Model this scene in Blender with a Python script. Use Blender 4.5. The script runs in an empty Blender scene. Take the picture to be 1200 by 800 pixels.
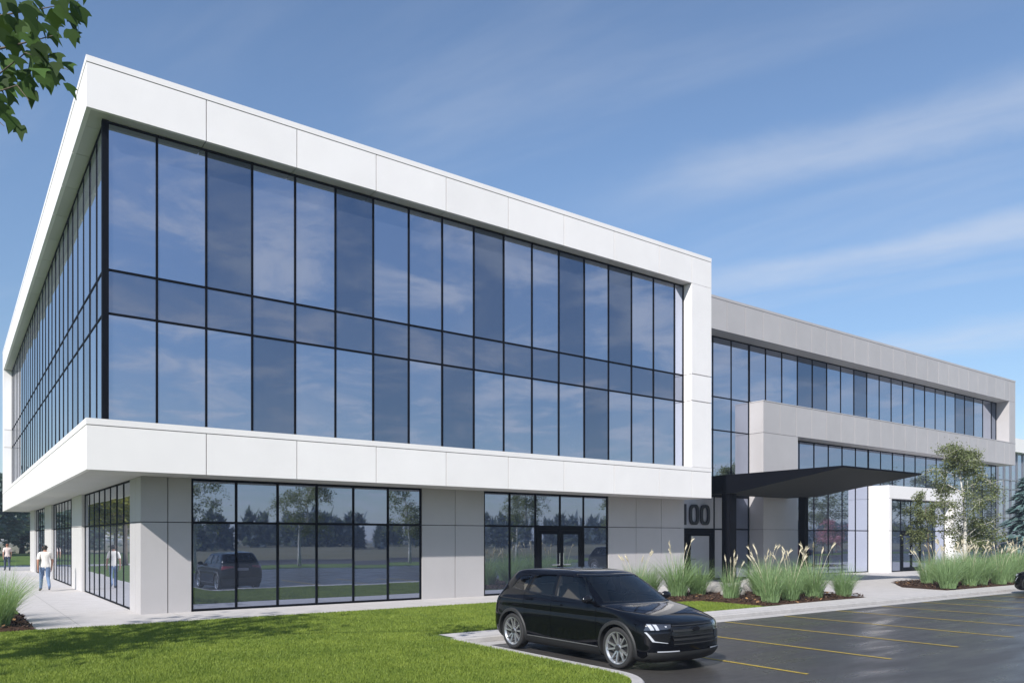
import bpy, math, random
import numpy as np
from mathutils import Vector, Matrix
random.seed(7); rng = np.random.default_rng(7)
S = bpy.context.scene
COL = S.collection
R = math.radians
PI = math.pi
HAZE = .0007

# ------------------------------------------------------------------ camera
FPX, HOR, CX = 901.8, 630.0, 600.0
CF, SF = .8079, .5894            # forward = (SF, CF), right = (CF, -SF)
cam = bpy.data.objects.new('camera', bpy.data.cameras.new('camera'))
COL.objects.link(cam)
cam.location = (0, 0, 2)
cam.rotation_euler = (PI/2, 0, -math.atan2(SF, CF))
cam.data.sensor_width = 36
cam.data.lens = FPX/1200*36
cam.data.shift_y = (HOR-400)/1200
cam.data.clip_start = .1
cam.data.clip_end = 6000
S.camera = cam
def project(x, y, z):
    d = SF*x+CF*y; r = CF*x-SF*y
    return CX+FPX*r/d, HOR-FPX*(z-2)/d, d

# ------------------------------------------------------------------ materials
def nd(nt, kind, **kw):
    n = nt.nodes.new(kind)
    for k, v in kw.items():
        if k in n.inputs: n.inputs[k].default_value = v
        else: setattr(n, k, v)
    return n
def mat(name, col, rough=.5, metal=0., spec=.5, var=0., vscale=3., bump=0., bscale=40., coat=0., island=0., trans=0., vdist=None):
    m = bpy.data.materials.new(name); m.use_nodes = True
    nt = m.node_tree; L = nt.links
    p = nt.nodes['Principled BSDF']
    p.inputs['Base Color'].default_value = (*col, 1)
    p.inputs['Roughness'].default_value = rough
    p.inputs['Metallic'].default_value = metal
    p.inputs['Specular IOR Level'].default_value = spec
    p.inputs['Coat Weight'].default_value = coat
    p.inputs['Coat Roughness'].default_value = .03
    tc = nd(nt, 'ShaderNodeTexCoord')
    colout = None
    if var:
        nz = nd(nt, 'ShaderNodeTexNoise', Scale=vscale, Detail=6., Roughness=.65)
        L.new(tc.outputs['Object'], nz.inputs['Vector'])
        mr = nd(nt, 'ShaderNodeMapRange'); mr.inputs[1].default_value = .25; mr.inputs[2].default_value = .75
        mr.inputs[3].default_value = 1-var; mr.inputs[4].default_value = 1+var
        L.new(nz.outputs['Fac'], mr.inputs[0])
        vm = nd(nt, 'ShaderNodeVectorMath', operation='SCALE'); vm.inputs[0].default_value = col
        L.new(mr.outputs[0], vm.inputs['Scale']); colout = vm.outputs[0]
    if island:
        g = nd(nt, 'ShaderNodeNewGeometry')
        mr = nd(nt, 'ShaderNodeMapRange'); mr.inputs[3].default_value = 1-island; mr.inputs[4].default_value = 1+island
        L.new(g.outputs['Random Per Island'], mr.inputs[0])
        vm = nd(nt, 'ShaderNodeVectorMath', operation='SCALE'); vm.inputs[0].default_value = col
        if colout: L.new(colout, vm.inputs[0])
        L.new(mr.outputs[0], vm.inputs['Scale']); colout = vm.outputs[0]
    if colout: L.new(colout, p.inputs['Base Color'])
    if bump:
        nz = nd(nt, 'ShaderNodeTexNoise', Scale=bscale, Detail=5.)
        L.new(tc.outputs['Object'], nz.inputs['Vector'])
        b = nd(nt, 'ShaderNodeBump', Strength=bump, Distance=.02 if vdist is None else vdist)
        L.new(nz.outputs['Fac'], b.inputs['Height']); L.new(b.outputs[0], p.inputs['Normal'])
    if trans:
        t = nd(nt, 'ShaderNodeBsdfTranslucent')
        t.inputs['Color'].default_value = (col[0]*1.6, col[1]*1.5, col[2]*.8, 1)
        mx = nd(nt, 'ShaderNodeMixShader', Fac=trans)
        L.new(p.outputs[0], mx.inputs[1]); L.new(t.outputs[0], mx.inputs[2])
        L.new(mx.outputs[0], nt.nodes['Material Output'].inputs['Surface'])
    return m
M = {}
M['white'] = mat('white_panel', (.80, .775, .765), .42, var=.04, vscale=.7, bump=.04, bscale=1.5, island=.018)
M['grey'] = mat('grey_panel', (.41, .395, .40), .5, var=.05, vscale=.9, bump=.04, bscale=1.5, island=.03)
M['light_grey'] = mat('light_grey_panel', (.53, .515, .51), .5, var=.05, vscale=.9)
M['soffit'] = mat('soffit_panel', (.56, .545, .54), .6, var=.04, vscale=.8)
M['core'] = mat('dark_interior', (.03, .03, .035), .8)
M['mullion'] = mat('dark_mullion', (.004, .005, .008), .6, spec=.06, var=.1)
M['canopy'] = mat('canopy_metal', (.004, .0045, .007), .6, spec=.06, var=.15, vscale=2)
M['canopy_soffit'] = mat('canopy_underside', (.034, .036, .033), .7, spec=.1, var=.06, vscale=2)
M['numeral'] = mat('numeral_paint', (.012, .014, .022), .45)
M['chrome'] = mat('brushed_metal', (.75, .75, .75), .25, metal=1)
def glass(name, tint, w=.12, sc=.55):
    m = mat(name, tint, .015, metal=1., bump=w, bscale=sc, vdist=.01)
    nt = m.node_tree; d = nd(nt, 'ShaderNodeBsdfDiffuse'); d.inputs[0].default_value = (.20, .24, .33, 1)  # bluish diffuse veil puts the interior's ambient light into the glass colour
    mx = nd(nt, 'ShaderNodeMixShader', Fac=.11); p = nt.nodes['Principled BSDF']
    nt.links.new(p.outputs[0], mx.inputs[1]); nt.links.new(d.outputs[0], mx.inputs[2]); nt.links.new(mx.outputs[0], nt.nodes['Material Output'].inputs['Surface'])
    return m
M['glass'] = glass('coated_glass', (.47, .51, .615))
M['glass_dark'] = glass('dark_coated_glass', (.21, .25, .33))
M['glass_span'] = glass('spandrel_glass', (.27, .30, .38))
M['glass_shop'] = glass('storefront_glass', (.36, .40, .51), .05)
M['frosted'] = mat('frosted_glass', (.40, .40, .44), .3, spec=.6, var=.04)
M['bark_white'] = mat('birch_bark', (.52, .50, .46), .8, var=.45, vscale=9, bump=.3)
M['bark'] = mat('bark', (.12, .095, .07), .9, var=.3, vscale=8, bump=.5)
M['leaf_birch'] = mat('birch_leaf', (.17, .20, .095), .6, island=.45, trans=.4)
M['leaf_yellow'] = mat('yellow_green_leaf', (.22, .23, .06), .6, island=.4, trans=.5)
M['leaf_maple'] = mat('maple_leaf', (.045, .088, .020), .7, spec=.2, island=.45, trans=.35, var=.2)
M['leaf_hazed'] = mat('hazed_leaf', (.10, .15, .135), .6, island=.4, trans=.35)  # paler bluish tone paints distance haze into the leaf colour
M['leaf_pink'] = mat('blossom', (.50, .24, .30), .6, island=.35, trans=.3)
M['needle'] = mat('needle', (.035, .075, .05), .7, island=.5, trans=.1)
M['hazed_needle'] = mat('hazed_needle', (.11, .145, .165), .8, island=.3, trans=.4)  # air haze painted into the needles of the distant wood
M['needle_blue_hazed'] = mat('hazed_blue_needle', (.10, .17, .165), .7, island=.5, trans=.1)  # spruce's own blue-green, lightened to put haze into its colour
M['blade'] = mat('ornamental_blade', (.215, .32, .155), .5, island=.45, trans=.4)
M['plume'] = mat('plume', (.56, .52, .42), .9, island=.2, trans=.3)
M['stone'] = mat('stone', (.24, .23, .215), .85, var=.3, vscale=5, bump=.6, bscale=8)
M['concrete'] = mat('concrete', (.44, .42, .41), .8, var=.10, vscale=2.5, bump=.15, bscale=60)
M['kerb'] = mat('kerb_concrete', (.38, .365, .355), .85, var=.16, vscale=4, bump=.3, bscale=50)
M['skin'] = mat('skin', (.45, .26, .19), .5)
M['skin_brown'] = mat('tanned_skin', (.36, .18, .12), .5)
M['hair_dark'] = mat('dark_hair', (.012, .01, .009), .6, bump=.3)
M['hair_red'] = mat('auburn_hair', (.16, .06, .03), .6, bump=.3)
M['cloth_white'] = mat('white_cotton', (.75, .72, .68), .9, bump=.3, bscale=15)
M['cloth_pink'] = mat('pale_pink_cotton', (.66, .56, .54), .9, bump=.3, bscale=15)
M['denim'] = mat('blue_denim', (.12, .18, .30), .9, var=.3, vscale=6)
M['denim_dark'] = mat('dark_denim', (.04, .055, .09), .9, var=.3, vscale=6)
M['shoe'] = mat('shoe_leather', (.05, .05, .06), .6)
M['eye'] = mat('eye', (.02, .015, .012), .2)
# car
def paint(name, c):
    return mat(name, c, .06, metal=.0, spec=.30)
M['paint_black'] = paint('black_paint', (.0022, .0025, .004))
M['paint_red'] = paint('red_paint', (.28, .02, .02))
M['cladding'] = mat('cladding', (.016, .0165, .017), .6, bump=.1, bscale=120)
M['gloss_black'] = mat('gloss_black', (.006, .006, .008), .12)
M['tyre'] = mat('tyre_rubber', (.018, .018, .019), .8, bump=.2, bscale=60)
M['alloy'] = mat('alloy', (.50, .51, .53), .34, metal=.85, var=.05)
M['brake'] = mat('brake_disc', (.09, .09, .095), .45, metal=.8)
M['lamp'] = mat('lamp_lens', (.42, .44, .48), .12, spec=.8, coat=1)
M['lamp_dark'] = mat('lamp_glass', (.03, .033, .045), .08, spec=.8, coat=1)
M['lamp_red'] = mat('tail_lens', (.22, .012, .012), .12, coat=1)
M['seat'] = mat('seat_fabric', (.13, .12, .11), .85)
M['headliner'] = mat('cabin_lining', (.08, .078, .075), .9)
M['seam'] = mat('shut_line', (.001, .001, .001), .9, spec=0)
M['trim'] = mat('satin_trim', (.30, .30, .31), .35, metal=.8)
def car_glass():
    m = bpy.data.materials.new('car_glass'); m.use_nodes = True; nt = m.node_tree
    out = nt.nodes['Material Output']; nt.nodes.remove(nt.nodes['Principled BSDF'])
    t = nd(nt, 'ShaderNodeBsdfTransparent'); t.inputs[0].default_value = (.80, .80, .77, 1)
    g = nd(nt, 'ShaderNodeBsdfGlossy', Roughness=.01); g.inputs[0].default_value = (1, 1, 1, 1)
    f = nd(nt, 'ShaderNodeFresnel', IOR=1.5)
    mx = nd(nt, 'ShaderNodeMixShader')
    nt.links.new(f.outputs[0], mx.inputs[0]); nt.links.new(t.outputs[0], mx.inputs[1]); nt.links.new(g.outputs[0], mx.inputs[2])
    nt.links.new(mx.outputs[0], out.inputs['Surface'])
    return m
M['car_glass'] = car_glass()

def ground_mat(name, c1, c2, scale, detail=8., rough=.9, bump=.4, bscale=60., spec=.2):
    m = bpy.data.materials.new(name); m.use_nodes = True; nt = m.node_tree; L = nt.links
    p = nt.nodes['Principled BSDF']; p.inputs['Roughness'].default_value = rough
    p.inputs['Specular IOR Level'].default_value = spec
    tc = nd(nt, 'ShaderNodeTexCoord')
    n1 = nd(nt, 'ShaderNodeTexNoise', Scale=scale, Detail=detail, Roughness=.7); L.new(tc.outputs['Object'], n1.inputs['Vector'])
    r = nd(nt, 'ShaderNodeValToRGB'); L.new(n1.outputs['Fac'], r.inputs[0])
    r.color_ramp.elements[0].position = .3; r.color_ramp.elements[1].position = .7
    r.color_ramp.elements[0].color = (*c1, 1); r.color_ramp.elements[1].color = (*c2, 1)
    L.new(r.outputs[0], p.inputs['Base Color'])
    n2 = nd(nt, 'ShaderNodeTexNoise', Scale=bscale, Detail=4.); L.new(tc.outputs['Object'], n2.inputs['Vector'])
    b = nd(nt, 'ShaderNodeBump', Strength=bump, Distance=.02); L.new(n2.outputs['Fac'], b.inputs['Height']); L.new(b.outputs[0], p.inputs['Normal'])
    return m
M['lawn'] = ground_mat('lawn_soil', (.055, .10, .018), (.10, .15, .03), 1.2)
M['field'] = ground_mat('field_grass', (.12, .12, .07), (.19, .17, .11), .05)
M['verge'] = ground_mat('verge_grass', (.07, .13, .02), (.13, .18, .04), .5)
M['mulch'] = ground_mat('bark_mulch', (.025, .014, .010), (.075, .038, .022), 14, bump=1., bscale=25)
M['chip'] = mat('bark_chip', (.055, .030, .018), .9, island=.7)
M['dryleaf'] = mat('dry_leaf', (.22, .12, .05), .8, island=.5)
M['road'] = ground_mat('road_asphalt', (.05, .05, .053), (.07, .07, .072), .5)

def asphalt():
    m = bpy.data.materials.new('asphalt'); m.use_nodes = True; nt = m.node_tree; L = nt.links
    p = nt.nodes['Principled BSDF']; p.inputs['Specular IOR Level'].default_value = .38
    tc = nd(nt, 'ShaderNodeTexCoord')
    a = nd(nt, 'ShaderNodeTexNoise', Scale=.45, Detail=6., Roughness=.6); L.new(tc.outputs['Object'], a.inputs['Vector'])
    f = nd(nt, 'ShaderNodeTexNoise', Scale=85., Detail=3., Roughness=.8); L.new(tc.outputs['Object'], f.inputs['Vector'])
    r1 = nd(nt, 'ShaderNodeMapRange'); L.new(a.outputs['Fac'], r1.inputs[0])
    r1.inputs[1].default_value = .3; r1.inputs[2].default_value = .7; r1.inputs[3].default_value = .8; r1.inputs[4].default_value = 1.25
    r2 = nd(nt, 'ShaderNodeMapRange'); L.new(f.outputs['Fac'], r2.inputs[0])
    r2.inputs[1].default_value = .3; r2.inputs[2].default_value = .72; r2.inputs[3].default_value = .45; r2.inputs[4].default_value = 1.7
    mu = nd(nt, 'ShaderNodeMath', operation='MULTIPLY'); L.new(r1.outputs[0], mu.inputs[0]); L.new(r2.outputs[0], mu.inputs[1])
    vm = nd(nt, 'ShaderNodeVectorMath', operation='SCALE'); vm.inputs[0].default_value = (.047, .044, .042); L.new(mu.outputs[0], vm.inputs['Scale'])
    L.new(vm.outputs[0], p.inputs['Base Color'])
    mp = nd(nt, 'ShaderNodeMapping'); mp.inputs['Scale'].default_value = (.35, 1.6, 1); L.new(tc.outputs['Object'], mp.inputs[0])
    w = nd(nt, 'ShaderNodeTexNoise', Scale=1.3, Detail=5.); L.new(mp.outputs[0], w.inputs['Vector'])
    r3 = nd(nt, 'ShaderNodeMapRange'); L.new(w.outputs['Fac'], r3.inputs[0])
    r3.inputs[1].default_value = .35; r3.inputs[2].default_value = .65; r3.inputs[3].default_value = .25; r3.inputs[4].default_value = .48
    L.new(r3.outputs[0], p.inputs['Roughness'])
    b = nd(nt, 'ShaderNodeBump', Strength=.22, Distance=.008); L.new(f.outputs['Fac'], b.inputs['Height']); L.new(b.outputs[0], p.inputs['Normal'])
    return m
M['asphalt'] = asphalt()
M['line'] = mat('yellow_paint', (.36, .26, .035), .7, var=.5, vscale=14)
def blade_mat():
    m = bpy.data.materials.new('lawn_blade'); m.use_nodes = True; nt = m.node_tree; L = nt.links
    p = nt.nodes['Principled BSDF']; p.inputs['Roughness'].default_value = .55; p.inputs['Specular IOR Level'].default_value = .3
    tc = nd(nt, 'ShaderNodeTexCoord')
    n = nd(nt, 'ShaderNodeTexNoise', Scale=.9, Detail=5., Roughness=.65); L.new(tc.outputs['Object'], n.inputs['Vector'])
    g = nd(nt, 'ShaderNodeNewGeometry')
    ad = nd(nt, 'ShaderNodeMath', operation='MULTIPLY_ADD'); L.new(g.outputs['Random Per Island'], ad.inputs[0]); ad.inputs[1].default_value = .45
    L.new(n.outputs['Fac'], ad.inputs[2])
    r = nd(nt, 'ShaderNodeValToRGB'); L.new(ad.outputs[0], r.inputs[0])
    r.color_ramp.elements[0].position = .35; r.color_ramp.elements[0].color = (.095, .160, .020, 1)
    r.color_ramp.elements[1].position = 1.05; r.color_ramp.elements[1].color = (.27, .34, .055, 1)
    L.new(r.outputs[0], p.inputs['Base Color'])
    t = nd(nt, 'ShaderNodeBsdfTranslucent'); L.new(r.outputs[0], t.inputs[0])
    mx = nd(nt, 'ShaderNodeMixShader', Fac=.35); L.new(p.outputs[0], mx.inputs[1]); L.new(t.outputs[0], mx.inputs[2])
    L.new(mx.outputs[0], nt.nodes['Material Output'].inputs['Surface'])
    return m
M['lawn_blade'] = blade_mat()

# ------------------------------------------------------------------ object helpers
class MB:
    def __init__(s): s.v = []; s.f = []; s.m = []; s.smooth = False
    def add(s, vs, fs, mi=0):
        o = len(s.v); s.v += [tuple(v) for v in vs]
        for f in fs: s.f.append([i+o for i in f]); s.m.append(mi)
    def box(s, x0, x1, y0, y1, z0, z1, mi=0, taper=None):
        s.add([(x0,y0,z0),(x1,y0,z0),(x1,y1,z0),(x0,y1,z0),(x0,y0,z1),(x1,y0,z1),(x1,y1,z1),(x0,y1,z1)],
              [(3,2,1,0),(4,5,6,7),(0,1,5,4),(1,2,6,5),(2,3,7,6),(3,0,4,7)], mi)
    def tube(s, pts, rad, n=8, mi=0, cap=True):
        pts = [Vector(p) for p in pts]; vs = []; fs = []
        for i, p in enumerate(pts):
            d = (pts[min(i+1, len(pts)-1)]-pts[max(i-1, 0)]).normalized()
            a = d.cross(Vector((0, 0, 1)) if abs(d.z) < .9 else Vector((1, 0, 0))).normalized(); b = d.cross(a)
            r = rad[i] if hasattr(rad, '__len__') else rad
            for k in range(n):
                t = 2*PI*k/n; vs.append(p+a*math.cos(t)*r+b*math.sin(t)*r)
        for i in range(len(pts)-1):
            for k in range(n):
                fs.append((i*n+k, i*n+(k+1) % n, (i+1)*n+(k+1) % n, (i+1)*n+k))
        if cap: fs += [tuple(range(n))[::-1], tuple(range((len(pts)-1)*n, len(pts)*n))]
        s.add(vs, fs, mi)
    def lathe(s, prof, n=40, mi=0, axis='y', closed=False):
        # prof: list of (radius, axial)
        vs = []; fs = []
        for r, a in prof:
            for k in range(n):
                t = 2*PI*k/n
                vs.append((r*math.cos(t), a, r*math.sin(t)))
        m_ = len(prof)
        for i in range(m_ if closed else m_-1):
            j = (i+1) % m_
            for k in range(n):
                fs.append((i*n+k, i*n+(k+1) % n, j*n+(k+1) % n, j*n+k))
        s.add(vs, fs, mi)
    def prism(s, poly, z0, z1, mi=0):
        n = len(poly)
        s.add([(x, y, z0) for x, y in poly]+[(x, y, z1) for x, y in poly],
              [tuple(range(n))[::-1], tuple(range(n, 2*n))]+[(i, (i+1) % n, (i+1) % n+n, i+n) for i in range(n)], mi)
    def build(s, name, mats, parent=None, smooth=False, sharp=None):
        me = bpy.data.meshes.new(name); me.from_pydata(s.v, [], s.f)
        if not isinstance(mats, (list, tuple)): mats = [mats]
        for m in mats: me.materials.append(m)
        if len(mats) > 1: me.polygons.foreach_set('material_index', s.m)
        if smooth:
            me.polygons.foreach_set('use_smooth', [True]*len(me.polygons))
            if sharp: me.set_sharp_from_angle(angle=R(sharp))
        me.update()
        return link(name, me, parent)
def link(name, me, parent=None):
    o = bpy.data.objects.new(name, me); COL.objects.link(o)
    if parent: o.parent = parent
    return o
def mesh_np(name, verts, nper, mats, parent=None, midx=None):
    """verts (N*nper,3): N separate n-gons"""
    verts = np.asarray(verts, dtype=np.float32).reshape(-1, 3); n = len(verts)//nper
    me = bpy.data.meshes.new(name)
    me.vertices.add(len(verts)); me.vertices.foreach_set('co', verts.ravel())
    me.loops.add(n*nper); me.loops.foreach_set('vertex_index', np.arange(n*nper, dtype=np.int32))
    me.polygons.add(n); me.polygons.foreach_set('loop_start', np.arange(n, dtype=np.int32)*nper)
    if not isinstance(mats, (list, tuple)): mats = [mats]
    for m in mats: me.materials.append(m)
    if midx is not None: me.polygons.foreach_set('material_index', np.asarray(midx, dtype=np.int32))
    me.update(calc_edges=True); me.validate()
    return link(name, me, parent)
def tag(o, label=None, cat=None, group=None, kind=None):
    if label: o['label'] = label
    if cat: o['category'] = cat
    if group: o['group'] = group
    if kind: o['kind'] = kind
    return o
def thing(name, label, cat, loc=(0, 0, 0), rz=0, group=None):
    o = bpy.data.objects.new(name, None); COL.objects.link(o); o.empty_display_size = .3
    o.location = loc; o.rotation_euler = (0, 0, rz)
    return tag(o, label, cat, group)
def copy_tree(o, parent=None):
    c = o.copy(); COL.objects.link(c); c.parent = parent
    for ch in list(o.children): copy_tree(ch, c)
    return c
def struct(o): o['kind'] = 'structure'; return o

# ------------------------------------------------------------------ setting: ground
def sheet(name, poly, z, m):
    b = MB(); b.add([(x, y, z) for x, y in poly], [tuple(range(len(poly)))])
    return struct(b.build(name, m))
def rects(name, rs, z, m):
    b = MB()
    for x0, x1, y0, y1 in rs: b.add([(x0,y0,z),(x1,y0,z),(x1,y1,z),(x0,y1,z)], [(0,1,2,3)])
    return struct(b.build(name, m))
rects('ground', [(-1200, 1200, -1200, 1200)], -.14, M['field'])
rects('parking_lot', [(-60, 130, -6.3, 13.06)], -.10, M['asphalt'])
rects('verge', [(-300, 300, -13.9, -6.35)], -.12, M['verge'])
rects('road', [(-300, 300, -26, -14)], -.11, M['road'])
rects('far_road', [(-300, 40.0, 90, 97)], -.02, M['road'])
arc = [(6.95+1.02*math.cos(t), 8.4+1.02*math.sin(t)) for t in np.linspace(-PI/2, 0, 10)]
lawn_poly = [(-60, 7.38)]+arc+[(7.97, 13.05), (130, 13.05), (130, 120), (-60, 120)]
b = MB(); b.prism(lawn_poly, -.2, 0); struct(b.build('lawn', M['lawn']))
# kerb: swept rounded section
kpath = [(-60, 7.38-.09)]+[(6.95+1.11*math.cos(t), 8.4+1.11*math.sin(t)) for t in np.linspace(-PI/2, 0, 12)]+[(8.06, 12.96), (130, 12.96)]
sec = [(-.09, -.2), (-.09, .004), (-.07, .012), (.06, .012), (.085, -.01), (.10, -.2)]     # offset to the outside
def sweep(path, sec, closed=False):
    b = MB(); vs = []; fs = []; n = len(sec)
    for i, p in enumerate(path):
        p = Vector(p); a = Vector(path[max(i-1, 0)]); c = Vector(path[min(i+1, len(path)-1)])
        d1 = (p-a).normalized() if i else (c-p).normalized(); d2 = (c-p).normalized() if i < len(path)-1 else d1
        n1 = Vector((d1.y, -d1.x)); n2 = Vector((d2.y, -d2.x)); nn = (n1+n2); nn = nn/ max(.3, nn.dot(n1))
        for o, z in sec: vs.append((p.x+nn.x*o, p.y+nn.y*o, z))
    for i in range(len(path)-1):
        for k in range(n-1): fs.append((i*n+k, (i+1)*n+k, (i+1)*n+k+1, i*n+k+1))
    b.add(vs, fs); return b
struct(sweep(kpath, sec).build('kerb', M['kerb']))
rects('gutter', [(8.18, 130, 12.45, 12.852)], -.096, M['kerb'])
def slab_mat():
    m = M['concrete'].copy(); m.name = 'concrete_slabs'; nt = m.node_tree; L = nt.links
    p = nt.nodes['Principled BSDF']; src = p.inputs['Base Color'].links[0].from_socket
    tc = nd(nt, 'ShaderNodeTexCoord'); sp = nd(nt, 'ShaderNodeSeparateXYZ'); L.new(tc.outputs['Object'], sp.inputs[0])
    ms = []
    for ax, per in ((0, 2.38), (1, 1.9)):
        md = nd(nt, 'ShaderNodeMath', operation='PINGPONG'); L.new(sp.outputs[ax], md.inputs[0]); md.inputs[1].default_value = per/2
        lt = nd(nt, 'ShaderNodeMath', operation='LESS_THAN'); L.new(md.outputs[0], lt.inputs[0]); lt.inputs[1].default_value = .008; ms.append(lt)
    mx = nd(nt, 'ShaderNodeMath', operation='MAXIMUM'); L.new(ms[0].outputs[0], mx.inputs[0]); L.new(ms[1].outputs[0], mx.inputs[1])
    mc = nd(nt, 'ShaderNodeMix', data_type='RGBA');L.new(mx.outputs[0], mc.inputs[0]); L.new(src, mc.inputs[6]); mc.inputs[7].default_value = (.26, .25, .24, 1)
    L.new(mc.outputs[2], p.inputs['Base Color'])
    return m
M['slabs'] = slab_mat()
rects('walkway', [(1.47, 25.2, 19.5, 22.3), (1.47, 4.6, 22.3, 66), (-60, 1.47, 62, 66)], .008, M['slabs'])
rects('plaza', [(25.2, 64, 19.5, 24.6), (20, 64, 13.75, 19.5), (8.15, 64, 13.06, 13.75)], .008, M['slabs'])
for k in range(17):
    u = 10.68+2.5*k
    rects('parking_line', [(u-.042, u+.042, 6.9, 12.44)], -.094, M['line'])

def bed(poly, seed):
    rr = np.random.default_rng(seed)
    b = MB(); n = len(poly); c = np.mean(poly, axis=0)
    rings = [(1, .012), (.93, .05), (.6, .09), (.2, .10)]
    vs = []; fs = []
    P = []
    for i in range(n):
        for t in (0, .25, .5, .75):
            p = np.array(poly[i])*(1-t)+np.array(poly[(i+1) % n])*t; P.append(p)
    P = np.array(P); k = len(P)
    for s, z in rings:
        for p in P:
            q = c+(p-c)*s+rr.normal(0, .02, 2); vs.append((q[0], q[1], z))
    for i in range(len(rings)-1):
        for j in range(k): fs.append((i*k+j, i*k+(j+1) % k, (i+1)*k+(j+1) % k, (i+1)*k+j))
    fs.append(tuple(range((len(rings)-1)*k, len(rings)*k)))
    b.add(vs, fs); o = b.build('mulch_bed', M['mulch'], smooth=True); struct(o)
    # bark chips and dry leaves strewn on it
    xs = np.array(poly); lo = xs.min(0); hi = xs.max(0); pts = []
    def inside(x, y):
        r = False; j = n-1
        for i in range(n):
            if (poly[i][1] > y) != (poly[j][1] > y) and x < (poly[j][0]-poly[i][0])*(y-poly[i][1])/(poly[j][1]-poly[i][1])+poly[i][0]: r = not r
            j = i
        return r
    area = (hi-lo).prod()
    while len(pts) < int(area*110):
        p = lo+(hi-lo)*rr.random(2)
        if inside(*p): pts.append(p)
    V = []; mi = []
    for p in pts:
        s = rr.uniform(.018, .05); a = rr.uniform(0, 2*PI); leaf = rr.random() < .06
        w = s*(.7 if leaf else .35); z = .085+rr.uniform(0, .04)
        d = min(1, min(abs(p[0]-lo[0]), abs(p[0]-hi[0]), abs(p[1]-lo[1]), abs(p[1]-hi[1]))/.3); z = .03+(z-.03)*d
        ca, sa = math.cos(a), math.sin(a); t = rr.normal(0, .35, 2)
        for dx, dy in ((-s, -w), (s, -w), (s, w), (-s, w)):
            V.append((p[0]+dx*ca-dy*sa, p[1]+dx*sa+dy*ca, z+dx*t[0]+dy*t[1]))
        mi.append(1 if leaf else 0)
    tag(mesh_np('bark_chips', V, 4, [M['chip'], M['dryleaf']], None, mi), 'loose brown bark chips and dry leaves strewn over a planting bed', 'mulch', kind='stuff')
bed([(19.3, 13.85), (24.8, 13.85), (25.4, 15), (24.8, 18.3), (17.2, 19.2), (15.6, 18.4), (16.3, 17), (19.0, 16.0)], 1)
bed([(30.6, 13.9), (52, 13.85), (52, 17.8), (34, 17.8), (31, 15.8)], 2)
bed([(-2.2, 19.47), (1.50, 19.47), (1.50, 23.6), (-2.2, 23.6)], 3)

# lawn blades (only where the lawn is near enough to see them)
def lawn_blades():
    out = []; n = 1500000
    x = rng.uniform(-3, 20, n); y = rng.uniform(7.2, 19.5, n)
    inl = (((x < 7.95) & (y > 7.42) & (y < 19.48) & ~((x > 6.95) & (y < 8.4) & ((x-6.95)**2+(y-8.4)**2 > 1.0))) |
           ((x >= 7.95) & (y > 13.78) & (y < 19.48)))
    inl &= ~((x > 15.4) & (y > 16.9)) & ~((x > 19.1) & (y < 16.4)) & ~((x < 1.45) & (y > 19.43)) & ~((x>16)&(y>16.2))
    d = SF*x+CF*y; r = CF*x-SF*y; px = CX+FPX*r/d
    inl &= (px > -40) & (px < 1000) & (d > 9.5)
    inl &= rng.random(n) < np.minimum(1, (10.5/d)**1.2)*1.0
    x = x[inl]; y = y[inl]; d = d[inl]; k = len(x)
    h = rng.uniform(.022, .055, k); w = np.maximum(.005, d*.00055)*rng.uniform(.7, 1.3, k)
    a = rng.uniform(0, 2*PI, k); le = rng.normal(0, .022, (k, 2))
    V = np.empty((k, 3, 3), np.float32)
    V[:, 0] = np.stack([x-np.cos(a)*w, y-np.sin(a)*w, np.full(k, -.004)], 1)
    V[:, 1] = np.stack([x+np.cos(a)*w, y+np.sin(a)*w, np.full(k, -.004)], 1)
    V[:, 2] = np.stack([x+le[:, 0], y+le[:, 1], h], 1)
    print('lawn blades', k)
    tag(mesh_np('lawn_grass', V, 3, M['lawn_blade']), 'short mown green grass of the lawn in front of the building', 'grass', kind='stuff')
lawn_blades()

# ------------------------------------------------------------------ the office building
U0, V0, U1, V1 = 2.575, 20.45, 24.93, 56.3
ZS, ZM, ZG, ZT = 3.61, 4.82, 12.11, 13.32
bld = thing('office_building', 'white and grey office building with dark glass walls and a long side wing', 'building', (0, 0, 0))
GAP = .022
def panels_front(b, edges, y, z0, z1, t=.10, mi=0, gap=GAP):
    for i in range(len(edges)-1):
        a = edges[i]+(gap/2 if i else 0); c = edges[i+1]-(gap/2 if i < len(edges)-2 else 0)
        b.box(a, c, y, y+t, z0, z1, mi)
def panels_left(b, edges, x, z0, z1, t=.10, mi=0, gap=GAP):
    for i in range(len(edges)-1):
        a = edges[i]+(gap/2 if i else 0); c = edges[i+1]-(gap/2 if i < len(edges)-2 else 0)
        b.box(x, x+t, a, c, z0, z1, mi)
fj = [U0]+[5.27+2.376*k for k in range(8)]+[23.75, U1]
lj = [V0+.10]+[V0+2.7+2.376*k for k in range(14)]+[55.2, V1]
CAP = .15
for nm, z0, z1 in (('roof_fascia', ZG, ZT), ('floor_fascia', ZS, ZM)):
    b = MB()
    zc = z1-CAP
    panels_front(b, fj, V0, z0, zc-.018); panels_left(b, lj, U0, z0, zc-.018)
    # cap strip, 12 mm proud
    b.box(U0-.012, U1, V0-.012, V0+.11, zc, z1); b.box(U0-.012, U0+.11, V0+.11, V1, zc, z1)
    # backing that closes the joints
    b.box(U0+.10, U1-.002, V0+.102, V0+.3, z0+.03, zc+.02, 1); b.box(U0+.102, U0+.3, V0+.3, V1-.002, z0+.03, zc+.02, 1)
    b.build(nm, [M['white'], M['core']], bld)
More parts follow.
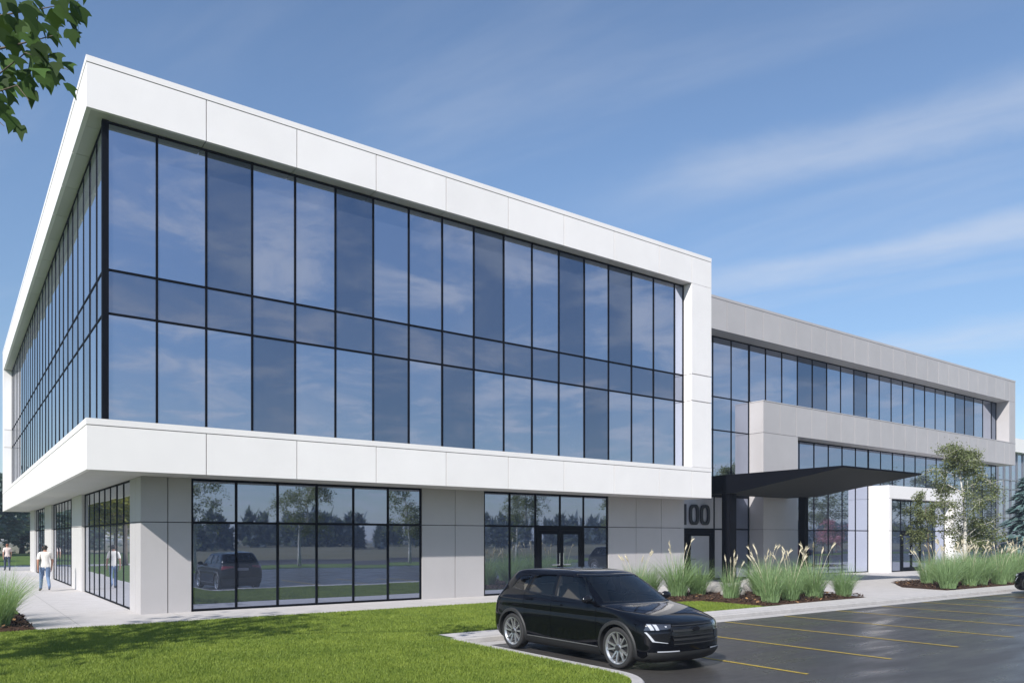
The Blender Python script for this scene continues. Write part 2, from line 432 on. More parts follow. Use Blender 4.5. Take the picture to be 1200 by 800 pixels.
# soffits with joints
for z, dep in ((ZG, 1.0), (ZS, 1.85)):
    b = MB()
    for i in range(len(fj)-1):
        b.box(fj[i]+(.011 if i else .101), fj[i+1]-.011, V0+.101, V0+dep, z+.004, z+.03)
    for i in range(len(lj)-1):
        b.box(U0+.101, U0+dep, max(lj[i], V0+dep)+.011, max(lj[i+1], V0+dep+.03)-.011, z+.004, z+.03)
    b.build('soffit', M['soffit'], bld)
# right end wall, end piers
b = MB()
zs = [ZM, 7.45, 8.51, ZG]
for i in range(3):
    b.box(23.75, U1, V0, V0+.10, zs[i]+(GAP/2 if i else .0)+.012, zs[i+1]-GAP/2)
    b.box(23.75, 23.85, V0+.101, V0+.60, zs[i]+.012, zs[i+1]-GAP/2)
b.box(U1-.10, U1, V0+.101, 24.3, ZS, ZT); b.box(23.86, U1-.101, V0+.102, V0+.7, ZM, ZG, 1)
b.build('corner_pier', [M['white'], M['core']], bld)
b = MB()
for i in range(3): b.box(U0, U0+.10, 55.4, V1, zs[i]+(.011 if i else .012), zs[i+1]-.011); b.box(U0+.101, U0+.6, 55.4, 55.5, zs[i]+.012, zs[i+1]-.011)
b.build('corner_pier', M['white'], bld)
b = MB(); b.box(3.25, 24.8, 21.15, 56.1, 3.65, 13.1); b.box(4.5, 24.7, 22.35, 54.4, 0, 3.7)  # solid unseen boxes added behind the opaque glass to block light
b.box(25.05, 61.3, 24.6, 46, 0, 13.0)
b.box(U0+.3, U1-.1, V0+.3, V1-.02, ZS+.04, ZM-.03); b.box(U0+.3, U1-.1, V0+.3, V1-.02, ZG+.04, ZT-.12)
b.build('light_block_core', M['core'], bld)

PANES = []           # (area in px, corners, material, parent)
def curtain(name, axis, pos, ae, ze, pick, mw=.055, md=.10, skip=None, out=.008, dep=.016):
    """axis 'x': wall faces -Y at y=pos, ae along x.  axis 'y': faces -X at x=pos."""
    b = MB(); zmw = mw
    def bx(a0, a1, z0, z1, d0, d1):
        if axis == 'x': b.box(a0, a1, pos+d0, pos+d1, z0, z1)
        else: b.box(pos+d0, pos+d1, a0, a1, z0, z1)
    for i, a in enumerate(ae):
        bx(a-mw/2, a+mw/2, ze[0], ze[-1], -out, md)
    for j, z in enumerate(ze):
        zz0, zz1 = z-zmw/2, z+zmw/2
        if j == 0: zz0, zz1 = z+.001, z+zmw
        if j == len(ze)-1: zz0, zz1 = z-zmw, z-.001
        for i in range(len(ae)-1):
            if skip and skip(i, j, 'h'): continue
            bx(ae[i]+mw/2, ae[i+1]-mw/2, zz0, zz1, -out*.6, md-.004)
    fr = b.build(name, M['mullion'], bld)
    for i in range(len(ae)-1):
        for j in range(len(ze)-1):
            if skip and skip(i, j, 'p'): continue
            m = pick(i, j)
            t = random.uniform(-.003, .003); t2 = random.uniform(-.002, .002); d = dep
            a0, a1, z0, z1 = ae[i]+mw/2-.004, ae[i+1]-mw/2+.004, ze[j]+.004, ze[j+1]-.004
            q = []
            for a, z, s1, s2 in ((a0, z0, -1, -1), (a1, z0, 1, -1), (a1, z1, 1, 1), (a0, z1, -1, 1)):
                dd = d+s1*t+s2*t2
                q.append((a, pos+dd, z) if axis == 'x' else (pos+dd, a, z))
            if axis == 'y': q = [q[1], q[0], q[3], q[2]]
            pp = [project(*v) for v in q]
            ar = abs(sum(pp[k][0]*pp[(k+1) % 4][1]-pp[(k+1) % 4][0]*pp[k][1] for k in range(4)))/2
            PANES.append((ar, q, m, fr))
    return fr
G, GD, GS, GH = M['glass'], M['glass_dark'], M['glass_span'], M['glass_shop']
# upper front
ue = [3.03]+[3.0+1.189*k for k in range(1, 18)]+[23.72]
ue[-2] = 3.0+1.189*17
top_dark = {2, 5, 9, 12, 14}; low_dark = {3, 6, 8, 13}
curtain('curtain_wall', 'x', 20.87, ue, [ZM, 7.45, 8.51, ZG],
        lambda i, j: GS if j == 1 else (GD if i in (top_dark if j == 2 else low_dark) else G))
le = [20.93]+[20.87+1.19*k for k in range(1, 29)]+[55.38]
curtain('curtain_wall', 'y', 2.995, le, [ZM, 7.45, 8.51, ZG],
        lambda i, j: GS if j == 1 else (GD if (i*7+j*3) % 9 in (1, 5) else G), out=.006, dep=.012)
b = MB(); b.box(2.955, 3.10, 20.83, 20.97, ZM+.001, ZG-.001); b.build('corner_post', M['mullion'], bld)
# ground floor front walls
Zt = 2.42
def wall_panel_front(name, edges, y, zs, m=M['grey'], t=.1, back=True):
    b = MB()
    for k in range(len(zs)-1): panels_front(b, edges, y, zs[k]+(GAP/2 if k else 0), zs[k+1]-(GAP/2 if k < len(zs)-2 else 0), t)
    if back: b.box(edges[0]+.02, edges[-1]-.02, y+t+.001, y+t+.25, zs[0], zs[-1], 1)
    return b.build(name, [m, M['core']], bld)
ZW = [.008, Zt, ZS]
YW = 21.89
b = MB()
for k in range(2):
    z0, z1 = ZW[k]+(.011 if k else 0), ZW[k+1]-(0 if k else .011)
    panels_front(b, [4.0, 4.66, 5.25], YW, z0, z1)
    b.box(4.0, 4.1, YW+.10, 22.55, z0, z1); b.box(4.0, 4.1, 22.57, 23.4, z0, z1)
b.box(4.101, 5.23, YW+.101, YW+.35, 0, ZS-.02, 1); b.box(4.101, 4.35, YW+.35, 23.38, 0, ZS-.02, 1)
b.box(5.15, 5.25, YW+.101, YW+.2, .008, ZS)
b.build('corner_pier', [M['grey'], M['core']], bld)
wall_panel_front('wall', [12.36, 13.62, 14.78], YW, ZW)
wall_panel_front('wall', [20.60, 22.1, 23.55, 24.93], YW, ZW)
b = MB(); b.box(24.83, 24.93, YW+.101, 24.2, .008, ZS); b.build('return_wall', M['grey'], bld)
# storefronts
curtain('storefront', 'x', YW+.04, [5.28+1.175*k for k in range(6)]+[12.33], [.008, Zt, ZS], lambda i, j: GH, .065)
skip2 = lambda i, j, k: i in (2, 3) and ((k == 'h' and j == 0) or (k == 'p' and j == 0))
curtain('storefront', 'x', YW+.04, [14.81, 15.9, 17.05, 18.2, 19.35, 20.57], [.008, Zt, ZS], lambda i, j: GH, .065, skip=skip2)
def double_door(name, x0, x1, y, z0, z1, fw=.13, gmat=None):
    d = MB(); d.box(x0, x1, y-.02, y+.08, z1-.14, z1); d.box(x0, x0+.09, y-.02, y+.08, z0, z1-.14); d.box(x1-.09, x1, y-.02, y+.08, z0, z1-.14)
    par = d.build(name, M['mullion'], bld)
    mid = (x0+x1)/2
    for s, (a, c) in enumerate(((x0+.095, mid-.006), (mid+.006, x1-.095))):
        l = MB()
        l.box(a, a+fw, y-.01, y+.04, z0+.01, z1-.15); l.box(c-fw, c, y-.01, y+.04, z0+.01, z1-.15)
        l.box(a+fw, c-fw, y-.01, y+.04, z0+.01, z0+.24); l.box(a+fw, c-fw, y-.01, y+.04, z1-.28, z1-.15)
        l.build('door_leaf', M['mullion'], par)
        g = MB(); g.box(a+fw-.005, c-fw+.005, y+.01, y+.02, z0+.23, z1-.27); g.build('door_glass', gmat or GH, par)
        hx = (c-fw/2-.02) if s == 0 else (a+fw/2+.02)
        h = MB(); h.tube([(hx, y-.07, 1.0), (hx, y-.07, 1.45)], .016, 8)
        h.tube([(hx, y-.07, 1.05), (hx, y-.011, 1.05)], .012, 6); h.tube([(hx, y-.07, 1.4), (hx, y-.011, 1.4)], .012, 6)
        h.tube([(hx, y-.055, 1.02), (a+fw+.3 if s else c-fw-.3, y-.055, 1.02)], .014, 6)
        h.build('door_handle', M['chrome'], par)
    return par
double_door('entrance_door', 17.09, 19.31, YW+.02, .01, Zt)
# ground floor, left side
for a, c in ((32.5, 35.4), (43.2, 46.4), (52.4, 55.4)):
    b = MB()
    for k in range(2): b.box(3.93, 4.6, a, c, ZW[k]+(.011 if k else 0), ZW[k+1]-(0 if k else .011))
    b.build('side_pier', M['light_grey'], bld)
for a, c in ((23.42, 32.48), (35.42, 43.18), (46.42, 52.38)):
    n = round((c-a)/1.14)
    curtain('side_storefront', 'y', 4.03, [a+.03+(c-a-.06)*k/n for k in range(n+1)], [.008, Zt, ZS], lambda i, j: G, .05, out=.006, dep=.012)

# ---- grey wing
WV, WG, WE = 23.24, 24.07, 61.5
ZB0, ZB1, ZR0, ZR1 = 7.18, 8.77, 11.67, 13.22
wj = [25.0, 26.2, 27.6, 28.95, 30.83, 32.2]
wj = [24.94]+[25.33+1.375*k for k in range(0, 26)]+[60.5, WE]
wj = [w for i, w in enumerate(wj)]
b = MB(); panels_front(b, wj, WV, ZR0, ZR1-.12-.015, gap=.028); b.box(24.94, WE+.012, WV-.012, WV+.11, ZR1-.12, ZR1)
b.box(24.95, WE-.01, WV+.101, WV+.3, ZR0+.03, ZR1-.06, 1); b.box(WE-.1, WE, WV+.102, 46, ZR0, ZR1-.135)
b.box(24.95, WE-.12, WV+.3, 46, ZR1-.3, ZR1-.06, 1)
b.build('roof_fascia', [M['grey'], M['core']], bld)
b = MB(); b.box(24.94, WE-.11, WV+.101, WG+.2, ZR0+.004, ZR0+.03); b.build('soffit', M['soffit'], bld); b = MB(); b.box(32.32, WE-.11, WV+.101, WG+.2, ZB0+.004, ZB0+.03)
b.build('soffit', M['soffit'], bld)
bj = [32.23]+[33.58+1.375*k for k in range(20)]+[60.5, WE]
b = MB(); panels_front(b, bj, WV, ZB0+.01, ZB1-.06, gap=.028); b.box(32.218, WE+.012, WV-.012, WV+.14, ZB1-.05, ZB1)
b.box(32.24, WE-.01, WV+.101, WV+.3, ZB0+.03, ZB1-.06, 1); b.box(32.25, WE-.02, WV+.14, WG+.3, ZB1-.049, ZB1-.003)
b.box(32.23, 32.33, WV+.101, WG+.02, ZB0+.01, ZB1-.06); b.box(32.218, 32.24, WV+.141, WG+.02, ZB1-.05, ZB1)
b.build('band_fascia', [M['grey'], M['core']], bld)
b = MB(); ps = [.008, Zt, ZB0]
for k in range(2):
    z0, z1 = ps[k]+(.008 if k else 0), ps[k+1]-.008
    b.box(32.23, 35.1, WV, WV+.1, z0, z1); b.box(32.23, 32.33, WV+.1, WG+.02, z0, z1); b.box(35.0, 35.1, WV+.1, WG+.02, z0, z1)
b.box(32.34, 34.99, WV+.101, WV+.3, 0, ZB0-.01, 1)
b.build('entrance_pier', [M['grey'], M['core']], bld)
b = MB()
b.box(60.5, WE, WV, WV+.1, ZB1+.004, ZR0-.012); b.box(60.5, 60.6, WV+.101, WG+.2, ZB1, ZR0); b.box(WE-.1, WE, WV+.101, 46, ZB0, ZR0)
b.box(60.61, WE-.11, WV+.102, WV+.3, ZB1, ZR0, 1)
b.build('corner_pier', [M['grey'], M['core']], bld)
we = [25.33+1.375*k for k in range(5)]
wdark = lambda i, j: GD if (i*5) % 13 in (2, 7, 9) else G
curtain('curtain_wall', 'x', WG, [24.96]+we+[32.2], [4.02, ZB0, ZB1, ZR0], lambda i, j: G, .055)
curtain('curtain_wall', 'x', WG, [32.26]+[32.2+1.375*k for k in range(1, 21)]+[60.45], [ZB1+.002, ZR0], wdark, .055)
# under the band, left of and right of the white portal
ax = [35.13]+[35.1+1.377*k for k in range(1, 6)]+[43.33]
curtain('storefront', 'x', WG, ax, [.008, Zt, ZB0], lambda i, j: GH, .055)
ax = [43.36+1.375*k for k in range(7)]+[52.8]
ax[0] = 43.40
curtain('storefront', 'x', WG+.002, ax, [5.03, ZB0], lambda i, j: GH, .055)
curtain('storefront', 'x', WG, [52.85]+[52.8+1.375*k for k in range(1, 6)]+[60.4], [.008, Zt, ZB0], lambda i, j: GH, .055)
# address glazing beside the front block, with its door
curtain('storefront', 'x', WG, [24.96, 27.25, 29.55, 30.83, 32.2], [.008, Zt, 4.02], lambda i, j: M['frosted'] if i in (0, 1, 2) else GH, .07,
        skip=lambda i, j, k: i in (0, 1) and ((k == 'h' and j == 0) or (k == 'p' and j == 0)))
double_door('side_door', 25.8, 29.51, WG, .01, Zt-.04, .22, M['frosted'])
b = MB(); b.box(25.0, 25.8, WG+.03, WG+.06, .01, Zt); b.build('blank_panel', M['grey'], bld)
# numerals 1 0 0
num = bpy.data.objects.new('address_numerals', None); COL.objects.link(num); num.parent = bld
def zero(cx):
    b = MB(); n = 48; h, w, t = .48, .335, .17
    def ring(a, hh): return [(cx+math.copysign(abs(math.cos(s))**.62, math.cos(s))*a, math.copysign(abs(math.sin(s))**.62, math.sin(s))*hh+3.09) for s in np.linspace(0, 2*PI, n, endpoint=False)]
    o = ring(w, h); i = ring(w-t, h-t*.85); y0, y1 = WG-.075, WG-.022
    vs = [(x, y0, z) for x, z in o]+[(x, y0, z) for x, z in i]+[(x, y1, z) for x, z in o]+[(x, y1, z) for x, z in i]
    fs = []
    for k in range(n):
        j = (k+1) % n
        fs += [(k, j, n+j, n+k), (2*n+k, 3*n+k, 3*n+j, 2*n+j), (k, 2*n+k, 2*n+j, j), (n+k, n+j, 3*n+j, 3*n+k)]
    b.add(vs, fs); return b
zero(28.06).build('numeral', M['numeral'], num); zero(28.83).build('numeral', M['numeral'], num)
b = MB(); b.box(27.32, 27.50, WG-.075, WG-.022, 2.61, 3.57); b.add([(27.18, WG-.075, 3.26), (27.319, WG-.075, 3.36), (27.319, WG-.075, 3.57), (27.18, WG-.075, 3.44),
   (27.18, WG-.022, 3.26), (27.319, WG-.022, 3.36), (27.319, WG-.022, 3.57), (27.18, WG-.022, 3.44)], [(0,1,2,3),(4,7,6,5),(0,4,5,1),(2,6,7,3),(0,3,7,4)])
b.build('numeral', M['numeral'], num)
# white portal
PV = 22.84
por = MB()
for k in range(2):
    z0, z1 = (.008, Zt-.008) if k == 0 else (Zt+.008, 4.26)
    por.box(43.36, 43.64, PV, WG+.02, z0, z1); por.box(51.2, 52.8, PV, WG+.02, z0, z1)
por.box(43.36, 52.8, PV, WG+.02, 4.275, 5.02)
por.box(43.38, 43.62, PV+.02, WG, Zt-.02, Zt+.02, 1); por.box(51.22, 52.78, PV+.02, WG, Zt-.02, 4.28, 1)
pob = por.build('entrance_portal', [M['white'], M['core']], bld)
curtain('storefront', 'x', 23.38, [43.68, 44.7, 45.72, 46.92, 48.12, 49.6, 51.17], [.008, Zt, 4.25], lambda i, j: GH, .06,
        skip=lambda i, j, k: i in (2, 3) and ((k == 'h' and j == 0) or (k == 'p' and j == 0)))
double_door('entrance_door', 45.76, 48.08, 23.36, .01, Zt, .12)
# roof plates
b = MB(); b.box(U0+.12, U1-.11, V0+.12, V1-.01, ZT-.1, ZT-.03); b.build('roof', M['soffit'], bld)
b = MB(); b.box(U1-.1, U1, 24.301, V1, ZM, ZT); b.box(U0, U1, V1, V1+.1, ZS, ZT); b.build('rear_wall', M['white'], bld)
# panes: the 100 that show largest are parts of their walls, the rest one part
PANES.sort(key=lambda p: -p[0])
for ar, q, m, fr in PANES[:100]:
    b = MB(); b.add(q, [(0, 1, 2, 3)]); b.build('glass_pane', m, fr)
gm = [G, GD, GS, GH, M['frosted']]; b = MB()
for ar, q, m, fr in PANES[100:]: b.add(q, [(0, 1, 2, 3)], gm.index(m))
tag(b.build('glass_panes', gm, bld), 'smaller far glass panes of the side and wing walls', kind='stuff')
print('panes', len(PANES))

# ------------------------------------------------------------------ entrance canopy
can = thing('entrance_canopy', 'black wedge-shaped entrance canopy on two dark posts beside the front block', 'canopy', (31, 20, 0))
CU0, CU1, CV0, CVm, CV1, CT, CB = 28.03, 34.2, 16.58, 21.66, 23.22, 4.82, 4.0
b = MB(); X0, X1 = CU0-31, CU1-31; ys = [CV0-20, CVm-20, CV1-20]
vs = []
for x in (X0, X1): vs += [(x, ys[0], CT), (x, ys[2], CT), (x, ys[2], CB), (x, ys[1], CB), (x, ys[0], CT-.07)]
b.add(vs, [(0, 1, 2, 3, 4), (9, 8, 7, 6, 5), (0, 5, 6, 1), (1, 6, 7, 2), (0, 4, 9, 5)], 0)
b.add([vs[2], vs[3], vs[8], vs[7]], [(0, 1, 2, 3)], 1); b.add([vs[3], vs[4], vs[9], vs[8]], [(0, 1, 2, 3)], 1)
b.build('canopy_roof', [M['canopy'], M['canopy_soffit']], can)
b = MB(); b.box(28.15-31, 28.6-31, 2.05, 2.5, 0.008, CB); b.box(28.08-31, 28.67-31, 1.98, 2.57, .008, .03); b.build('post', M['canopy'], can)
b = MB(); b.box(33.88-31, 34.17-31, 2.05, 2.36, 0.008, CB); b.box(33.82-31, 34.23-31, 1.99, 2.42, .008, .03); b.build('post', M['canopy'], can)

# ------------------------------------------------------------------ black SUV
def interp(z, tab):
    zs_ = [t[0] for t in tab]; return float(np.interp(z, zs_, [t[1] for t in tab]))
XF = [(.15, 2.08), (.20, 2.18), (.28, 2.235), (.45, 2.25), (.62, 2.24), (.72, 2.215), (.775, 2.18), (.81, 2.11), (.86, 1.96), (.91, 1.73), (.955, 1.44), (.985, 1.20), (1.0, 1.09), (1.05, 1.00), (1.25, .685), (1.40, .44), (1.46, .33), (1.495, .20), (1.52, .0), (1.54, -.30), (1.55, -.6)]
XR = [(.15, -2.02), (.22, -2.14), (.32, -2.22), (.55, -2.27), (.80, -2.26), (.95, -2.22), (1.05, -2.16), (1.12, -2.08), (1.25, -1.985), (1.38, -1.86), (1.455, -1.775), (1.485, -1.73), (1.51, -1.52), (1.54, -1.0), (1.55, -.7)]
HW = [(.15, .76), (.20, .82), (.28, .865), (.40, .885), (.60, .895), (.80, .89), (.90, .880), (.96, .868), (1.0, .845), (1.06, .82), (1.2, .78), (1.35, .727), (1.42, .697), (1.46, .668), (1.495, .615), (1.52, .53), (1.54, .38), (1.55, .22)]
RF = [(.15, .42), (.5, .52), (.75, .54), (.85, .62), (.95, .40), (1.0, .24), (1.1, .20), (1.45, .18), (1.55, .2)]
RR = [(.15, .35), (.6, .38), (1.0, .42), (1.2, .36), (1.5, .35), (1.55, .3)]
NF = 2.5; NR = 2.8
def hw(z, x):
    h = interp(z, HW)
    # waist between the wheels and flared arches
    h -= .022*math.exp(-((z-.42)/.14)**2)*math.exp(-((x+.03)/.85)**4)
    h -= .012*math.exp(-((z-.80)/.05)**2)*math.exp(-((x+.1)/1.7)**4)
    for wx in (1.38, -1.46): h += .018*math.exp(-((x-wx)/.42)**4)*math.exp(-((z-.5)/.26)**2)
    return h
def Ys(x, z):
    xf, xr, rf, rr = interp(z, XF), interp(z, XR), interp(z, RF), interp(z, RR)
    h = hw(z, x)
    if x > xf-rf: h *= max(0, 1-min(1, (x-xf+rf)/rf)**NF)**(1/NF)
    if x < xr+rr: h *= max(0, 1-min(1, (xr+rr-x)/rr)**NR)**(1/NR)
    return h
def Xf(y, z):
    xf, rf = interp(z, XF), interp(z, RF); h = interp(z, HW)
    return xf-rf+rf*max(0, 1-min(1, abs(y)/h)**NF)**(1/NF)
def Xr(y, z):
    xr, rr = interp(z, XR), interp(z, RR); h = interp(z, HW)
    return xr+rr-rr*max(0, 1-min(1, abs(y)/h)**NR)**(1/NR)
def loft(zs_, off=0., zmap=None):
    b = MB(); rows = []
    for z in zs_:
        xf, xr, rf, rr = interp(z, XF)-off, interp(z, XR)+off, interp(z, RF), interp(z, RR)
        half = []
        for a in np.linspace(0, PI/2, 18):
            x = xf-rf+rf*math.cos(a)**(2/NF); half.append((x, max(0, hw(z, x)-off)*math.sin(a)**(2/NF)))
        for x in np.linspace(xf-rf, xr+rr, 34)[1:-1]: half.append((x, max(.01, hw(z, x)-off)))
        for a in np.linspace(PI/2, 0, 14):
            x = xr+rr-rr*math.cos(a)**(2/NR); half.append((x, max(0, hw(z, x)-off)*math.sin(a)**(2/NR)))
        row = half+[(x, -y) for x, y in half[-2:0:-1]]
        rows.append([(x, y, z-(off if z > 1.2 else 0)) for x, y in row])
    n = len(rows[0])
    b.add([p for r_ in rows for p in r_], [(i*n+k, i*n+(k+1) % n, (i+1)*n+(k+1) % n, (i+1)*n+k) for i in range(len(rows)-1) for k in range(n)]+
          [tuple(range(n))[::-1], tuple(range((len(rows)-1)*n, len(rows)*n))])
    return b
def boolean(o, cutters):
    for c in cutters:
        md = o.modifiers.new('b', 'BOOLEAN'); md.object = c; md.operation = 'DIFFERENCE'; md.solver = 'EXACT'; md.material_mode = 'TRANSFER'
    dg = bpy.context.evaluated_depsgraph_get()
    me = bpy.data.meshes.new_from_object(o.evaluated_get(dg))
    o.modifiers.clear(); old = o.data; o.data = me; bpy.data.meshes.remove(old)
    for c in cutters:
        m_ = c.data; bpy.data.objects.remove(c); bpy.data.meshes.remove(m_)
def polyprism_y(poly, y0, y1):
    b = MB(); n = len(poly)
    b.add([(x, y0, z) for x, z in poly]+[(x, y1, z) for x, z in poly],
          [tuple(range(n)), tuple(range(n, 2*n))[::-1]]+[(i, i+n, (i+1) % n+n, (i+1) % n) for i in range(n)]); return b
def polyprism_x(poly, x0, x1):
    b = MB(); n = len(poly)
    b.add([(x0, y, z) for y, z in poly]+[(x1, y, z) for y, z in poly],
          [tuple(range(n))[::-1], tuple(range(n, 2*n))]+[(i, (i+1) % n, (i+1) % n+n, i+n) for i in range(n)]); return b
def fix_normals(o):
    import bmesh
    bm = bmesh.new(); bm.from_mesh(o.data); bmesh.ops.recalc_face_normals(bm, faces=bm.faces); bm.to_mesh(o.data); bm.free()
WINS = [[(.81, 1.03), (.36, 1.415), (-.27, 1.432), (-.27, 1.055)], [(-.35, 1.058), (-.35, 1.432), (-.98, 1.415), (-1.10, 1.10)], [(-1.18, 1.105), (-1.06, 1.41), (-1.42, 1.375), (-1.60, 1.165)]]
WS = [(-.745, 1.035), (.745, 1.035), (.605, 1.43), (-.605, 1.43)]
RW = [(-.62, 1.16), (.62, 1.16), (.55, 1.40), (-.55, 1.40)]
def make_suv(pm):
    root = thing('parked_suv', 'x', 'car')
    zs_ = sorted(set([.15, .17, .20, .24, .28, .34, .40, .46, .52, .58, .64, .70, .74, .775, .79, .81, .835, .86, .885, .91, .93, .955, .97, .985, 1.0, 1.02, 1.05, 1.09, 1.13, 1.17, 1.21, 1.25, 1.29, 1.33, 1.37, 1.40, 1.42, 1.44, 1.46, 1.48, 1.495, 1.51, 1.52, 1.53, 1.54, 1.545, 1.55]))
    body = loft(zs_).build('body', [pm, M['cladding']], root); fix_normals(body)
    cut = []
    def C(b, m=M['core']): o = b.build('cutter', m); fix_normals(o); cut.append(o)
    C(loft([.62, .8, .9, .97, 1.0, 1.05, 1.1, 1.2, 1.3, 1.4, 1.44, 1.48, 1.51], .055), M['headliner'])
    # keep engine bay solid: the cavity is limited by a second body below
    for w in WINS: C(polyprism_y(w, -1.2, 1.2))
    C(polyprism_x(WS, .18, 1.7)); C(polyprism_x(RW, -2.6, -1.55))
    for wx in (1.38, -1.46):
        for s in (-1, 1):
            b = MB(); n = 40
            vs = [(wx+.385*math.cos(2*PI*k/n), y, .335+.385*math.sin(2*PI*k/n)) for y in (s*.52, s*1.1) for k in range(n)]
            b.add(vs, [tuple(range(n)), tuple(range(n, 2*n))]+[(k, (k+1) % n, n+(k+1) % n, n+k) for k in range(n)]); C(b)
    boolean(body, cut)
    me = body.data
    me.polygons.foreach_set('use_smooth', [True]*len(me.polygons)); me.set_sharp_from_angle(angle=R(28))
    # wheel wells, floor and fascia inside
    b = MB(); b.box(-1.9, 1.95, -.50, .50, .18, .60); b.box(.95, 1.9, -.6, .6, .6, .80); b.box(-1.95, 1.1, -.5, .5, .60, .70)
    b.build('chassis', M['core'], root)
    b = MB()
    b.box(.55, .95, -.70, .70, .72, .97)
    for y in (-.36, .36):
        b.box(-.35, .15, y-.24, y+.24, .60, .80); b.add([(-.30, y-.23, .8), (-.30, y+.23, .8), (-.42, y+.21, 1.24), (-.42, y-.21, 1.24), (-.44, y-.23, .8), (-.44, y+.23, .8), (-.54, y+.21, 1.24), (-.54, y-.21, 1.24)],
            [(0,1,2,3),(5,4,7,6),(3,2,6,7),(0,3,7,4),(1,5,6,2)])
        b.box(-.54, -.44, y-.12, y+.12, 1.25, 1.40)
    b.box(-1.25, -.85, -.65, .65, .60, .80); b.box(-1.42, -1.28, -.63, .63, .8, 1.22)
    for y in (-.4, .4): b.box(-1.42, -1.33, y-.11, y+.11, 1.22, 1.33)
    b.build('seats', M['seat'], root)
    b = MB(); b.tube([(.42+.17*math.sin(t)*.4, .36+.17*math.cos(t), 1.0+.17*math.sin(t)) for t in np.linspace(0, 2*PI, 25)], .014, 6, cap=False)
    b.build('steering_wheel', M['cladding'], root)
    # glass
    def patch(c4, fn, nu=10, nv=6):
        """bilinear patch of 4 (a,b) corners mapped by fn to 3D"""
        vs = []; fs = []
        for j in range(nv+1):
            for i in range(nu+1):
                u, v = i/nu, j/nv
                a = [(c4[0][k]*(1-u)+c4[1][k]*u)*(1-v)+(c4[3][k]*(1-u)+c4[2][k]*u)*v for k in (0, 1)]
                vs.append(fn(*a))
        for j in range(nv):
            for i in range(nu): fs.append((j*(nu+1)+i, j*(nu+1)+i+1, (j+1)*(nu+1)+i+1, (j+1)*(nu+1)+i))
        return vs, fs
    def side(s, e): return lambda x, z: (x, s*(Ys(x, z)+e), z)
    def front(e): return lambda y, z: (Xf(y, z)+e, y, z)
    def rear(e): return lambda y, z: (Xr(y, z)-e, y, z)
    for s in (-1, 1):
        for w in WINS:
            b = MB(); b.add(*patch([w[0], w[3], w[2], w[1]] if s > 0 else [w[3], w[0], w[1], w[2]], side(s, -.012))); b.build('side_window', M['car_glass'], root, True)
    b = MB(); b.add(*patch(WS, front(-.010), 16, 10)); b.build('windscreen', M['car_glass'], root, True)
    b = MB(); b.add(*patch([RW[1], RW[0], RW[3], RW[2]], rear(-.010), 12, 6)); b.build('rear_window', M['car_glass'], root, True)
    # sunroof
    b = MB(); P = [(-.42, -.12), (.42, -.12), (.40, -1.05), (-.40, -1.05)]
    def rooff(y, x):
        lo, hi = 1.40, 1.55
        for _ in range(24):
            m_ = (lo+hi)/2
            if Ys(x, m_) > abs(y) and interp(m_, XF) > x and interp(m_, XR) < x: lo = m_
            else: hi = m_
        return (x, y, hi+.006)
    b.add(*patch(P, rooff, 8, 10)); b.build('sunroof', M['gloss_black'], root, True)
    # lower cladding and arches
    for s in (-1, 1):
        b = MB()
        x0s = (-1.46+.43, 1.38-.43)
        b.add(*patch([(x0s[0], .155), (x0s[1], .155), (x0s[1], .29), (x0s[0], .29)], side(s, .012), 24, 4))
        b.add(*patch([(x0s[0], .29), (x0s[1], .29), (x0s[1], .291), (x0s[0], .291)], lambda x, z: (x, s*(Ys(x, .29)+(.012 if z < .2905 else .0)), z), 24, 1))
        for wx in (1.38, -1.46):
            vs = []; fs = []; n = 36
            angs = np.linspace(R(-22), R(202), n+1)
            for t in angs:
                for rad, e in ((.383, -.06), (.383, .018), (.425, .020), (.445, .002)):
                    x = wx+rad*math.cos(t); z = max(.155, .335+rad*math.sin(t)); vs.append((x, s*(Ys(x, z)+e), z))
            for i in range(n):
                for k in range(3): fs.append((i*4+k, i*4+k+1, (i+1)*4+k+1, (i+1)*4+k))
            b.add(vs, fs)
        b.build('wheel_arch_trim', M['cladding'], root, True, 40)
        # rocker accent strip, shut lines and handles
        b = MB(); b.add(*patch([(-1.0, .300), (.93, .300), (.93, .318), (-1.0, .318)], side(s, .010), 24, 1)); b.build('sill_strip', M['trim'], root)
        for (x0, z0), (x1, z1) in (((.90, .30), (.88, 1.0)), ((-.31, .30), (-.31, 1.05)), ((-1.05, .62), (-1.16, 1.09)), ((-1.02, .32), (-1.05, .62)), ((1.10, .93), (.90, 1.0))):
            b = MB(); b.add(*patch([(x0-.004, z0), (x0+.004, z0), (x1+.004, z1), (x1-.004, z1)], side(s, .0015), 1, 14)); b.build('door_seam', M['seam'], root)
        # beltline moulding
        b = MB(); b.add(*patch([(.78, 1.005), (-1.6, 1.135), (-1.6, 1.150), (.78, 1.022)], side(s, .006), 30, 1)); b.build('belt_moulding', M['gloss_black'], root)
        for hx, hz in ((-.12, .93), (-.98, .985)):
            b = MB(); y = Ys(hx, hz)
            b.add(*patch([(hx-.11, hz-.014), (hx+.11, hz-.014), (hx+.11, hz+.014), (hx-.11, hz+.014)], side(s, .028), 6, 2))
            b.add(*patch([(hx-.11, hz+.014), (hx+.11, hz+.014), (hx+.11, hz+.0145), (hx-.11, hz+.0145)], lambda x, z: (x, s*(Ys(x, hz)+(.028 if z < hz+.0142 else 0)), hz+.014), 6, 1))
            b.add(*patch([(hx-.11, hz-.0145), (hx+.11, hz-.0145), (hx+.11, hz-.014), (hx-.11, hz-.014)], lambda x, z: (x, s*(Ys(x, hz)+(.028 if z > hz-.0142 else 0)), hz-.014), 6, 1))
            b.build('door_handle', pm, root)
        # mirror: swept egg on a stalk
        vs = []; fs = []; nu, nv = 16, 10
